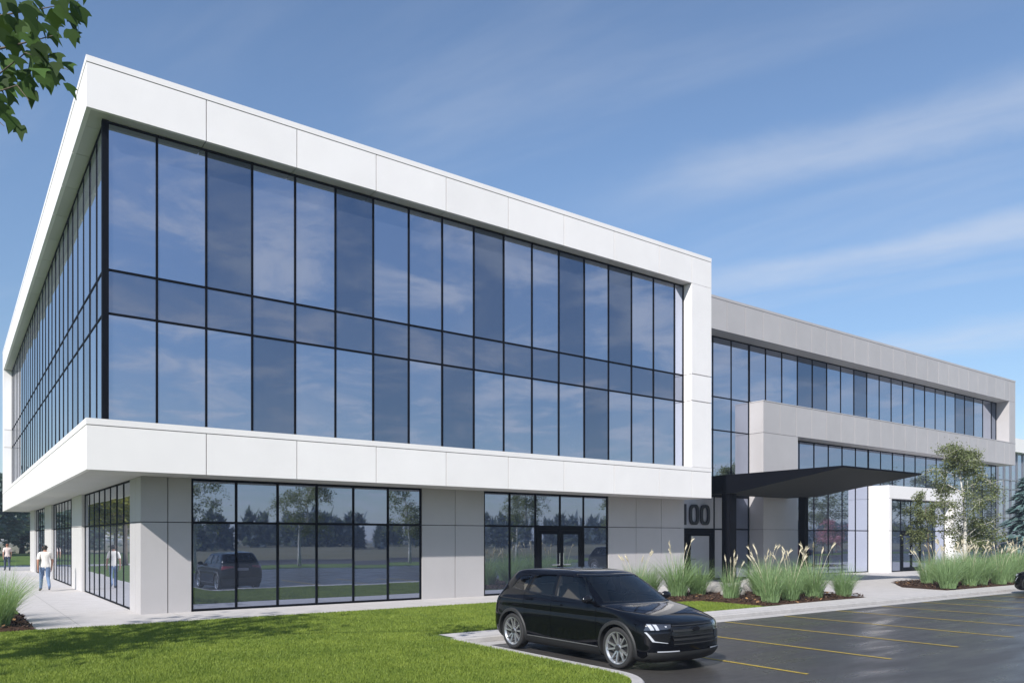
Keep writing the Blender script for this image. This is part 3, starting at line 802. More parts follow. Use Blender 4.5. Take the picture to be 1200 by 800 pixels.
        for j in range(nv+1):
            ph = PI*j/nv
            for i in range(nu):
                th = 2*PI*i/nu
                x = .055*math.sin(ph)*math.cos(th); z = .075*math.sin(ph)*math.sin(th); y = .115*math.cos(ph)
                x = x if x > -.03 else -.03
                vs.append((.76+x-.25*(abs(y)*.3), s*(.955+y*s), 1.075+z*(1-.15*(y*s > 0))))
        for j in range(nv):
            for i in range(nu): fs.append((j*nu+i, j*nu+(i+1) % nu, (j+1)*nu+(i+1) % nu, (j+1)*nu+i))
        b = MB(); b.add(vs, fs); b.tube([(.76, s*.80, 1.01), (.76, s*.93, 1.045)], .03, 8); b.build('wing_mirror', M['gloss_black'], root, True, 50)
        # headlight: dark lens, two bright slabs, L-shaped running light
        hl = MB(); hl.add(*patch([(s*.845, .665), (s*.50, .690), (s*.47, .755), (s*.80, .772)], front(.006), 12, 5)); hl = hl.build('headlight', M['lamp_dark'], root, True)
        for a in (.80, .735): b = MB(); b.add(*patch([(s*(a-.018), .672), (s*(a-.060), .674), (s*(a-.040), .758), (s*(a+.006), .760)], front(.012), 3, 4)); b.build('lamp_unit', M['lamp'], hl)
        b = MB(); b.add(*patch([(s*.585, .715), (s*.555, .715), (s*.555, .735), (s*.585, .735)], front(.012), 2, 2))
        b.build('lamp_unit', M['lamp'], hl)
        b = MB(); b.add(*patch([(s*.845, .64), (s*.825, .64), (s*.745, .505), (s*.775, .495)], front(.010), 2, 8)); b.add(*patch([(s*.775, .495), (s*.745, .505), (s*.56, .475), (s*.56, .468)], front(.010), 2, 6))
        b.build('running_light', M['lamp'], root)
        b = MB(); b.add(*patch([(s*.80, .52), (s*.53, .49), (s*.50, .655), (s*.815, .635)], front(.004), 10, 5)); b.build('bumper_intake', M['gloss_black'], root)
        b = MB(); b.add(*patch([(s*.72, .335), (s*.36, .335), (s*.36, .352), (s*.72, .352)], front(.022), 10, 1)); b.build('bumper_trim', M['lamp'], root)
        b = MB(); b.add(*patch([(s*.86, .86), (s*.42, .93), (s*.42, 1.0), (s*.82, 1.0)], rear(.008), 12, 4)); b.build('tail_light', M['lamp_red'], root, True)
    b = MB(); b.add(*patch([(-.845, .16), (.845, .16), (.875, .33), (-.875, .33)], front(.014), 28, 5)); b.build('bumper_cladding', M['cladding'], root, True)
    b = MB(); b.add(*patch([(-.80, .17), (.80, .17), (.86, .50), (-.86, .50)], rear(.010), 24, 5)); b.build('rear_bumper', M['cladding'], root, True)
    g = MB(); g.add(*patch([(-.46, .42), (.46, .42), (.50, .745), (-.50, .745)], front(.005), 16, 6)); g = g.build('grille', M['gloss_black'], root)
    b = MB()
    for zb, hh in ((.735, .012), (.655, .030), (.575, .010), (.52, .028), (.45, .012)):
        b.add(*patch([(-.47, zb-hh/2), (.47, zb-hh/2), (.47, zb+hh/2), (-.47, zb+hh/2)], front(.022), 16, 1))
        b.add(*patch([(-.47, zb+hh/2), (.47, zb+hh/2), (.47, zb+hh/2+.001), (-.47, zb+hh/2+.001)], lambda y, z, zz=zb+hh/2: (Xf(y, z)+(.022 if z < zz+.0005 else .004), y, zz), 16, 1))
    b.build('grille_bar', M['cladding'], g)
    b = MB(); n = 20
    b.add([(Xf(0, .665)+.034, .085*math.cos(2*PI*k/n), .672+.035*math.sin(2*PI*k/n)) for k in range(n)]+[(Xf(0, .665)+.006, .095*math.cos(2*PI*k/n), .672+.042*math.sin(2*PI*k/n)) for k in range(n)],
          [tuple(range(n))]+[(k, n+k, n+(k+1) % n, (k+1) % n) for k in range(n)]); b.build('emblem', M['gloss_black'], g)
    b = MB(); b.add(*patch([(-.26, .78), (.26, .78), (.26, .89), (-.26, .89)], rear(.012), 4, 2)); b.build('rear_plate', M['trim'], root)
    # wheels
    wb = MB(); wb.lathe([(.02, -.02), (.15, -.02), (.15, .01), (.02, .01)], 32, closed=True); wb.tube([(0, -.1, 0), (0, .09, 0)], .045, 14)
    tp = MB(); tp.lathe([(.255, .095), (.30, .105), (.322, .098), (.333, .075), (.335, 0), (.333, -.075), (.322, -.098), (.30, -.105), (.255, -.095), (.245, 0)], 56, closed=True)
    rp = MB(); rp.lathe([(.262, .100), (.250, .098), (.232, .07), (.225, -.08), (.240, -.08), (.262, -.09)], 48)
    for k in range(10):
        t = 2*PI*k/10+(.10 if k % 2 else -.10)
        ct, st = math.cos(t), math.sin(t)
        def P3(r_, w_, y_): return (r_*ct-w_*st, y_, r_*st+w_*ct)
        t2 = 2*PI*k/10+(.05 if k % 2 else -.05); c2, s2 = math.cos(t2), math.sin(t2)
        def P4(r_, w_, y_): return (r_*c2-w_*s2, y_, r_*s2+w_*c2)
        vs = [P3(.04, -.016, .060), P3(.04, .016, .060), P4(.245, .013, .088), P4(.245, -.013, .088), P3(.04, -.016, .025), P3(.04, .016, .025), P4(.245, .013, .055), P4(.245, -.013, .055)]
        rp.add(vs, [(0,1,2,3),(0,4,5,1),(1,5,6,2),(2,6,7,3),(3,7,4,0)])
    rp.lathe([(.0, .075), (.03, .075), (.055, .062), (.055, .02)], 20)
    for wx in (1.38, -1.46):
        for s in (-1, 1):
            w = wb.build('wheel', M['brake'], root, True, 40); w.location = (wx, s*.785, .335); w.rotation_euler = (0, random.uniform(0, 1), 0 if s > 0 else PI)
            tp.build('tyre', M['tyre'], w, True, 50); rp.build('rim', M['alloy'], w, True, 30)
    return root
suv = make_suv(M['paint_black'])
tag(suv, 'black SUV with silver ten-spoke wheels parked at the corner of the lawn', 'car', 'parked cars')
suv.location = (9.53, 10.38, -.10); suv.rotation_euler = (0, 0, -PI/2)
def car_copy(loc, rz, label, pm=None):
    c = copy_tree(suv); c['label'] = label; c.location = loc; c.rotation_euler = (0, 0, rz)
    if pm:
        for ch in c.children:
            if ch.data and ch.data.materials and ch.data.materials[0] == M['paint_black']:
                ch.data = ch.data.copy(); ch.data.materials[0] = pm
    return c
car_copy((32.98, 10.1, -.10), PI/2, 'dark car cut off by the right edge of the photo, in the far bay')
car_copy((106, 40.5, -.10), 0, 'distant dark car parked past the grey wing by the far building')
car_copy((75.5, -3.0, -.10), PI/2, 'red car across the lot, mirrored in the wing glass', M['paint_red'])

# ------------------------------------------------------------------ plants
def leaves(name, C, size, m, parent, n_shape=4, flat=.5, rr=rng, squash=None):
    """C (N,3) centres -> leaf quads with random orientation"""
    N = len(C)
    ax = rr.normal(0, 1, (N, 3)); ax[:, 2] *= flat; ax /= np.linalg.norm(ax, axis=1, keepdims=True)
    up = rr.normal(0, .6, (N, 3)); up[:, 2] += .8
    bx = np.cross(up, ax); bx /= np.maximum(1e-6, np.linalg.norm(bx, axis=1, keepdims=True))
    s = size*rr.uniform(.6, 1.25, (N, 1))
    V = np.stack([C-ax*s*.5, C+bx*s*.32, C+ax*s*.55, C-bx*s*.32], 1)
    return mesh_np(name, V, 4, m, parent)
def tree(name, label, cat, loc, h, crown_w, z_low, trunk_r, bark, leaf, nleaf, lsize, seed, group=None, nb=26, lean=0, droop=.25, multi=1, clump=.28):
    rr = np.random.default_rng(seed); t = thing(name, label, cat, loc, 0, group); b = MB(); C = []
    for q in range(multi):
        off = np.array([rr.normal(0, .12), rr.normal(0, .12)]) if multi > 1 else np.zeros(2)
        pts = []; n = 9
        dx, dy = rr.normal(0, .035*h, 2)+(off*h*.35 if multi > 1 else 0)
        for i in range(n):
            f = i/(n-1); pts.append((off[0]+dx*f*f+rr.normal(0, .012*h)*f, off[1]+dy*f*f+rr.normal(0, .012*h)*f, h*.96*f))
        rad = [trunk_r*(1-.93*(i/(n-1)))*(1.25 if i == 0 else 1) for i in range(n)]
        b.tube(pts, rad, 9)
        P = np.array(pts)
        for k in range(nb//multi):
            f = z_low/h*.85+(1-z_low/h*.85)*rr.random()**.9*.93
            i = f*(n-1); i0 = int(i); base = P[i0]+(P[min(i0+1, n-1)]-P[i0])*(i-i0)
            fc = (f*h-z_low*.85)/(h-z_low*.85); reach = crown_w/2*(math.sin(PI*min(1, .18+fc*.80))**.75)*rr.uniform(.6, 1.08)
            a = rr.uniform(0, 2*PI); up = rr.uniform(.15, .6)*reach
            tip = base+np.array([math.cos(a)*reach, math.sin(a)*reach, up])
            mid = (base+tip)/2+np.array([0, 0, .12*reach])
            end = tip-np.array([0, 0, droop*reach])
            b.tube([base, mid, tip, end], [trunk_r*.28*(1-f*.6), trunk_r*.17*(1-f*.6), trunk_r*.07, .004], 5, cap=False)
            for tw in range(4):
                s = rr.uniform(.3, 1); p0 = base*(1-s)+tip*s; p1 = p0+rr.normal(0, .22*reach+.08, 3)-np.array([0, 0, droop*.6*reach])
                b.tube([p0, (p0+p1)/2+np.array([0, 0, .04]), p1], [trunk_r*.07, trunk_r*.05, .003], 4, cap=False)
                m_ = max(1, nleaf//(nb*5)); C.append(p0+(p1-p0)*rr.random((m_, 1))+rr.normal(0, clump*(.12*crown_w)*.8+.03, (m_, 3)))
            m_ = max(1, nleaf//(nb*5)); C.append(mid+(end-mid)*rr.random((m_, 1))+rr.normal(0, clump*.1*crown_w, (m_, 3)))
    b.build('trunk', bark, t, True)
    leaves('crown', np.concatenate(C), lsize, leaf, t, rr=rr)
    return t
tree('birch_tree', 'slender white-trunked birch tree rising from the grass bed before the grey wing', 'tree', (39.3, 17, .05), 6.7, 3.7, 1.7, .11, M['bark_white'], M['leaf_birch'], 17000, .10, 11, 'birch trees', nb=40, droop=.35)
tree('birch_tree', 'small thin dark-stemmed young tree just left of the white birch', 'tree', (36.4, 17.3, .05), 4.3, 2.1, 1.7, .05, M['bark'], M['leaf_birch'], 4200, .095, 12, 'birch trees', nb=20, droop=.35)
for k, (x, y, nm) in enumerate(((13.2, -10.3, 'mirrored at the left end of the first shop window'), (20.6, -10.0, 'mirrored in the middle of the first shop window'),
                                (29.8, -10.6, 'mirrored at the right end of the first shop window'), (40.5, -10.2, 'mirrored above the entrance doors'), (52, -10.4, 'mirrored in the grey wing glass'))):
    tree('birch_tree', 'birch across the parking lot, '+nm, 'tree', (x, y, -.1), 7.6, 4.6, 2.6, .12, M['bark_white'], M['leaf_birch'], 9000, .13, 20+k, 'birches across the lot', nb=28, droop=.35)
tree('blossom_tree', 'pink flowering tree across the lot, mirrored in the wing glass', 'tree', (94, -9.0, -.1), 4.5, 4.8, 1.3, .12, M['bark'], M['leaf_pink'], 3200, .2, 31, nb=26)
tree('green_tree', 'bushy green tree across the lot, mirrored beside the pink one', 'tree', (99, -13, -.1), 10, 7.5, 1.8, .2, M['bark'], M['leaf_birch'], 4200, .3, 32, nb=30)
tree('green_tree', 'tall green tree across the lot, mirrored above the wing portal', 'tree', (114, -13.5, -.1), 13, 9, 2.2, .2, M['bark'], M['leaf_birch'], 4200, .34, 33, nb=30)
for k, (x, h) in enumerate(((131, 13), (149, 14), (168, 13))):
    tree('green_tree', ('third', 'fourth', 'farthest')[k]+' tall green tree across the lot, mirrored high in the wing glass', 'tree', (x, -14, -.1), h, 9.5, 2.2, .2, M['bark'], M['leaf_birch'], 4200, .36, 60+k, nb=30)
# trees left of the building
tree('green_tree', 'yellow-green lawn tree beside the far walkway, seen mirrored in the side glass', 'tree', (-2.6, 62, 0), 7.5, 5.5, 2.6, .2, M['bark'], M['leaf_yellow'], 5000, .26, 34, nb=34)
tree('green_tree', 'second yellow-green lawn tree, farther off past the walkway end', 'tree', (-4.2, 76, 0), 8, 6, 2.8, .2, M['bark'], M['leaf_yellow'], 5000, .28, 35, nb=34)
for k, (x, y, h, w, nm) in enumerate(((1.5, 104, 8.5, 12, 'darkest tree beyond the left end of the walkway, nearest the building'), (-4.5, 110, 9, 12, 'dark tree beyond the walkway, at the left edge of the photo'),
                                      (7.5, 118, 9, 12, 'dark tree behind the far corner of the building'), (-14, 112, 8, 12, 'dark tree beyond the far road, out past the left edge'))):
    tree('shade_tree', nm, 'tree', (x, y, 0), h, w, 1.0, .3, M['bark'], M['leaf_hazed'], 5200, .75, 40+k, 'trees beyond the far road', nb=40, clump=.5)

# maple whose branch hangs into the top left corner
LEAF = np.array([(0, 0), (.20, -.03), (.36, .10), (.50, .34), (.56, .62), (.36, .56), (.26, .62), (.16, .84), (0, 1.12), (-.16, .84), (-.26, .62), (-.36, .56), (-.56, .62), (-.50, .34), (-.36, .10), (-.20, -.03)])
def maple():
    rr = np.random.default_rng(5); base = np.array([-4.3, 12.6, 0.])
    t = thing('maple_tree', 'green maple whose leafy branch hangs into the top left corner of the photo', 'tree', tuple(base))
    b = MB(); C = []; Wt = []
    tr = [(0, 0, 0), (.1, 0, 1.5), (-.05, .1, 3), (.1, 0, 5), (0, .1, 7.5), (.1, 0, 9.5)]
    b.tube(tr, [.26, .2, .17, .14, .09, .02], 12)
    cen = np.array([-.3, .3, 7.2])
    for k in range(44):
        v = rr.normal(0, 1, 3); v /= np.linalg.norm(v); tip = cen+v*np.array([3.6, 3.4, 2.5])*rr.uniform(.6, 1)
        z0 = np.clip(tip[2]-rr.uniform(1, 2.5), 3, 8.5); p0 = np.array([0, 0, z0]); mid = (p0+tip)/2+np.array([0, 0, .4])
        b.tube([p0, mid, tip], [.06, .035, .008], 5, cap=False)
        n = 22; C.append(mid+(tip-mid)*rr.random((n, 1))*1.05+rr.normal(0, .42, (n, 3)))
    # the visible branch
    wp = lambda px, py, D: np.array([D*(SF+(px-CX)/FPX*CF), D*(CF-(px-CX)/FPX*SF), 2+(HOR-py)/FPX*D])-base
    D = 8.
    main = [np.array([0, 0, 5.4]), (np.array([0, 0, 5.9])+wp(-60, 70, D))/2+np.array([0, 0, .3]), wp(-60, 70, D), wp(10, 55, D), wp(62, 42, D)]
    b.tube(main, [.07, .04, .02, .010, .004], 6, cap=False)
    for q in ([wp(-60, 70, D), wp(-5, 90, D+.1), wp(30, 62, D+.1), wp(80, 82, D)], [wp(-60, 70, D), wp(-10, 110, D-.2), wp(20, 100, D-.2), wp(34, 118, D-.2)],
              [wp(-40, 40, D+.2), wp(-10, 20, D+.2), wp(40, 12, D+.2), wp(92, 2, D+.2)], [wp(-50, 110, D-.1), wp(-15, 130, D-.1), wp(5, 148, D-.1)]):
        b.tube(q, np.linspace(.012, .003, len(q)), 5, cap=False)
    vis = [(6,6),(28,14),(12,22),(45,10),(88,4),(70,0),(95,-6),(50,24),(66,28),(30,34),(20,48),(12,60),(40,38),(60,46),(78,42),(84,28),(72,20),(36,62),(22,70),(8,78),(48,66),(58,76),(30,82),(14,90),(64,88),(80,82),(70,66),(46,86),
           (10,108),(0,100),(26,104),(34,112),(8,126),(2,118),(-8,90),(-12,60),(-6,40),(-10,20),(24,150),(16,144),(38,96),(54,58),(90,14),(18,10),(4,36),(-4,130)]
    vis = vis+[(x+rr.normal(0, 9), y+rr.normal(0, 9)) for x, y in vis if y < 104]
    vc = np.array([wp(x+rr.normal(0, 3), y+rr.normal(0, 3), D+rr.normal(0, .18)) for x, y in vis])
    b.build('trunk', M['bark'], t, True)
    C = np.concatenate(C)
    # keep the crown itself outside the picture
    W = C+base; d = SF*W[:, 0]+CF*W[:, 1]; px = CX+FPX*(CF*W[:, 0]-SF*W[:, 1])/d; C = C[px < -25]
    allC = np.concatenate([C, vc]); N = len(allC)
    size = np.concatenate([rr.uniform(.15, .24, len(C)), rr.uniform(.14, .22, len(vc))])
    V = np.empty((N, len(LEAF), 3))
    for i in range(N):
        vis_ = i >= len(C)
        d = rr.normal(0, .7, 3) if not vis_ else np.array([rr.normal(.55, .45), rr.normal(-.25, .45), rr.normal(-.55, .35)])
        d[2] -= .4; d /= np.linalg.norm(d)
        nrm = np.array([rr.normal(0, .35), rr.normal(-.25, .35), 1.]) if not vis_ else np.array([rr.normal(-.1, .45), rr.normal(-.75, .4), .8])
        s_ = np.cross(nrm, d); s_ /= np.linalg.norm(s_); n2 = np.cross(d, s_)
        sc = size[i]; lx, ly = LEAF[:, 0]*.95, LEAF[:, 1]
        V[i] = allC[i]+sc*(np.outer(lx, s_)+np.outer(ly-.4, d)+np.outer(.25*np.abs(lx)-.25*ly**2, n2))
    mesh_np('crown', V, len(LEAF), M['leaf_maple'], t)
maple()

# ornamental grass clumps
def clump_mesh(seed, hgt, nblade, nplume, spread):
    rr = np.random.default_rng(seed); V = []
    for k in range(nblade):
        a = rr.uniform(0, 2*PI); r0 = rr.random()**.5*.22; x0, y0 = r0*math.cos(a), r0*math.sin(a)
        a2 = a+rr.normal(0, .5); L_ = hgt*(rr.uniform(.55, 1.1) if k % 4 else rr.uniform(.25, .6)); out = spread*(rr.random()**.8 if k % 4 else rr.uniform(.5, 1.2))*L_/hgt; w = rr.uniform(.003, .0065)
        pa = np.array([-math.sin(a2+rr.normal(0, .8)), math.cos(a2+rr.normal(0, .8)), 0])
        prev = None
        for f in (0, .25, .5, .75, 1.0):
            p = np.array([x0+math.cos(a2)*out*f**1.7, y0+math.sin(a2)*out*f**1.7, L_*(f-.28*(out/spread)*f**2.6)]); ww = w*(1-.92*f**2)
            cur = (p-pa*ww, p+pa*ww)
            if prev is not None: V += [prev[0], prev[1], cur[1], cur[0]]
            prev = cur
    pl = MB()
    for k in range(nplume):
        a = rr.uniform(0, 2*PI); out = rr.uniform(.05, .6)*spread; L_ = hgt*rr.uniform(.95, 1.30)
        pts = [np.array([math.cos(a)*(.06+out*f**1.6), math.sin(a)*(.06+out*f**1.6), L_*(f-.06*f**3)]) for f in (0, .4, .75, .9)]
        pl.tube(pts, .004, 4, cap=False)
        d = pts[-1]-pts[-2]; d /= np.linalg.norm(d)
        hl = rr.uniform(.14, .22); bend = np.array([math.cos(a), math.sin(a), -.4])*.03*rr.uniform(0, 2)
        q = [pts[-1]+d*hl*f+bend*f*f for f in (0, .15, .4, .7, .9, 1.)]
        pl.tube(q, [.006, .016, .022, .018, .009, .002], 7)
        # bristles
        for j in range(40):
            f = rr.random(); c = pts[-1]+d*hl*f; e = rr.normal(0, 1, 3); e /= np.linalg.norm(e); e = e*.035+d*.045
            s_ = np.cross(d, e); s_ = s_/max(1e-6, np.linalg.norm(s_))*.004
            pl.add([c-s_, c+s_, c+e], [(0, 1, 2)])
    return np.array(V), pl
PROTO = []
for k, (hh, nb_, npl, sp) in enumerate(((1.22, 640, 5, .95), (1.18, 560, 7, .85), (1.32, 680, 4, 1.05), (1.12, 400, 7, .55), (1.14, 620, 0, 1.0))):
    V, pl = clump_mesh(100+k, hh, nb_, npl, sp); PROTO.append((V, pl))
PM = {}
def clump(x, y, z, k, s, rz, label, group):
    t = thing('ornamental_grass_clump', label, 'plant', (x, y, z), rz, group); t.scale = (s, s, s)
    if k not in PM:
        o = mesh_np('foliage', PROTO[k][0], 4, M['blade'], t); p = PROTO[k][1].build('plumes', M['plume'], t) if PROTO[k][1].v else None
        PM[k] = (o.data, p.data if p else None)
    else:
        link('foliage', PM[k][0], t)
        if PM[k][1]: link('plumes', PM[k][1], t)
g1 = 'ornamental grasses in the bed by the canopy'
cl = [(17.9, 17.7, 1, .95, 'wispy grass clump with tan plumes showing over the car windscreen'),
      (19.4, 17.3, 2, 1.05, 'tall green grass clump just right of the car, against the grey wall'),
      (20.5, 17.4, 4, .95, 'green grass clump without plumes before the side door'),
      (20.1, 15.7, 3, .92, 'narrow upright grass clump with white plumes beside the dark canopy post'),
      (21.7, 15.6, 0, 1.0, 'broad green grass clump, left part of the row before the canopy'),
      (20.1, 14.25, 1, .98, 'pale grass clump with white plumes nearest the kerb, before the canopy'),
      (21.2, 14.3, 1, 1.0, 'plumed grass clump just right of the palest kerbside clump'),
      (22.8, 14.5, 0, 1.03, 'dense grass clump topped by a bunch of cream plumes'),
      (22.3, 16.2, 2, .9, 'grass clump in the back row of the canopy bed'),
      (23.6, 15.7, 0, .95, 'grass clump in the back row, behind the cream-plumed one'),
      (18.8, 18.0, 4, .9, 'grass clump without plumes low behind the car bonnet'),
      (24.2, 14.3, 4, .9, 'low blue-green grass clump at the right end of the canopy bed')]
for i, (x, y, k, s, lb) in enumerate(cl): clump(x, y, .06, k, s*1.17, i*1.3, lb, g1)
g2 = 'ornamental grasses in the bed under the birch'
ordn = ['first', 'second', 'third', 'fourth', 'fifth', 'sixth', 'seventh', 'eighth', 'ninth', 'tenth', 'eleventh', 'twelfth', 'thirteenth', 'fourteenth', 'fifteenth']
for i in range(14):
    clump(31.1+i*1.15+rng.normal(0, .12), 14.3+rng.normal(0, .15), .06, [4, 0, 2, 0, 1, 4, 2, 0][i % 8], rng.uniform(1.08, 1.3), i*2.1, f'{ordn[i]} grass clump from the left, front row under the birch', g2)
for i in range(12):
    clump(33.6+i*1.25+rng.normal(0, .12), 16.1+rng.normal(0, .15), .08, [1, 0, 1, 2][i % 4], rng.uniform(1.08, 1.28), i*1.7, f'{ordn[i]} grass clump from the left, back row under the birch', g2)
g3 = 'ornamental grasses beside the walkway'
for i, (x, y, k, s, lb) in enumerate(((.78, 20.15, 4, 1.22, 'large green grass clump at the left edge of the photo, by the walkway'), (.95, 21.6, 4, 1.1, 'grass clump behind the large one at the left edge'), (.5, 22.9, 4, 1.1, 'farthest grass clump of the walkway bed'), (-.6, 20.6, 0, 1.1, 'grass clump left of the large one, past the photo edge'))):
    clump(x, y, .06, k, s, i*2., lb, g3)
# boulders
def boulder(x, y, sx, sy, sz, seed, label):
    import bmesh
    rr = np.random.default_rng(seed); bm = bmesh.new(); bmesh.ops.create_icosphere(bm, subdivisions=3, radius=1)
    ph = rr.uniform(0, 6, 6)
    for v in bm.verts:
        c = v.co; n = 1+.12*math.sin(3*c.x+ph[0])+.10*math.sin(4*c.y+ph[1])+.08*math.sin(5*c.z+ph[2])+.05*math.sin(9*c.x+7*c.y+ph[3])
        v.co = Vector((c.x*sx*n, c.y*sy*n, max(-.3, c.z)*sz*n))
    me = bpy.data.meshes.new('boulder'); bm.to_mesh(me); bm.free(); me.materials.append(M['stone'])
    me.polygons.foreach_set('use_smooth', [True]*len(me.polygons))
    o = link('boulder', me); o.location = (x, y, .06+sz*.15); tag(o, label, 'rock', 'boulders in the canopy bed')
boulder(22.3, 18.0, .75, .45, .33, 1, 'pale boulder lying before the side door')
boulder(23.6, 17.2, .85, .5, .36, 2, 'pale boulder by the foot of the dark canopy post')
boulder(21.3, 16.6, .55, .4, .26, 3, 'darker low boulder among the grasses of the canopy bed')

# conifers
def spruce(name, label, loc, h, w, n, m, seed, cat='tree', group=None, size=.5):
    rr = np.random.default_rng(seed); t = thing(name, label, cat, loc, 0, group); b = MB()
    b.tube([(0, 0, 0), (0, 0, h*.5), (0, 0, h*.97)], [.02*h, .012*h, .002*h], 7); b.build('trunk', M['bark'], t)
    f = rr.random(n)**.75; z = h*(.06+.93*f); lay = .75+.25*np.sin(z/h*42); r = w/2*(1-f)**.85*lay*rr.random(n)**.45+.02; a = rr.uniform(0, 2*PI, n)
    C = np.stack([r*np.cos(a), r*np.sin(a), z-.22*r], 1); d = np.stack([np.cos(a), np.sin(a), np.full(n, -.35)], 1)
    s = np.stack([-np.sin(a), np.cos(a), rr.normal(0, .3, n)], 1); L_ = size*rr.uniform(.6, 1.3, (n, 1))
    V = np.stack([C-s*L_*.25, C+s*L_*.25, C+d*L_], 1)
    mesh_np('crown', V, 3, m, t)
spruce('spruce_tree', 'blue-green spruce at the right edge, between the wing and the far building', (77.6, 28.3, 0), 7.6, 6.4, 2300, M['needle_blue_hazed'], 51, size=.7)
spruce('spruce_tree', 'second spruce behind the first at the right edge of the photo', (92, 31.5, 0), 8.5, 6.2, 2400, M['needle_blue_hazed'], 52, size=.7)
# far wood seen only as a reflected mass
def far_wood():
    rr = np.random.default_rng(61); V = []
    for k in range(760):
        x = rr.uniform(-120, 420); y = -108-rr.uniform(0, 45); h = 3.8+4.6*rr.random()**1.5; w = h*rr.uniform(.32, .5); n = 110
        f = rr.random(n)**.8; z = h*f; r = w/2*(1-f)**.9*rr.random(n)**.4+.05; a = rr.uniform(0, 2*PI, n); L_ = rr.uniform(1., 2.2, (n, 1))
        C = np.stack([x+r*np.cos(a), y+r*np.sin(a), z], 1); d = np.stack([np.cos(a)*.6, np.sin(a)*.6, rr.normal(.2, .5, n)], 1); s = np.stack([-np.sin(a), np.cos(a), rr.normal(0, .3, n)], 1)
        V.append(np.stack([C-s*L_*.4, C+s*L_*.4, C+d*L_], 1))
    tag(mesh_np('far_wood', np.concatenate(V), 3, M['hazed_needle']), 'far line of conifer woods beyond the road, mirrored in the glass', 'trees', kind='stuff')
far_wood()

# far building at the right edge
fb = thing('far_building', 'distant white and pale blue glass building at the right edge of the photo', 'building', (0, 0, 0))
b = MB(); b.box(108, 190, 43, 43.3, 13.4, 15.2); b.box(108, 190, 43.3, 80, 13.4, 15.1); b.box(108, 108.3, 43.3, 80, 0, 13.4); b.build('fascia', M['white'], fb)
b = MB(); b.box(108.35, 190, 43.8, 79.5, 0, 13.39); b.build('glass_wall', M['glass'], fb)
b = MB()
for k in range(42): b.box(108.4+k*1.95, 108.55+k*1.95, 43.65, 43.79, 0, 13.39)
for z in (3.4, 4.6, 8.4, 9.6): b.box(108.4, 190, 43.70, 43.795, z, z+.14)
b.build('mullions', M['trim'], fb)

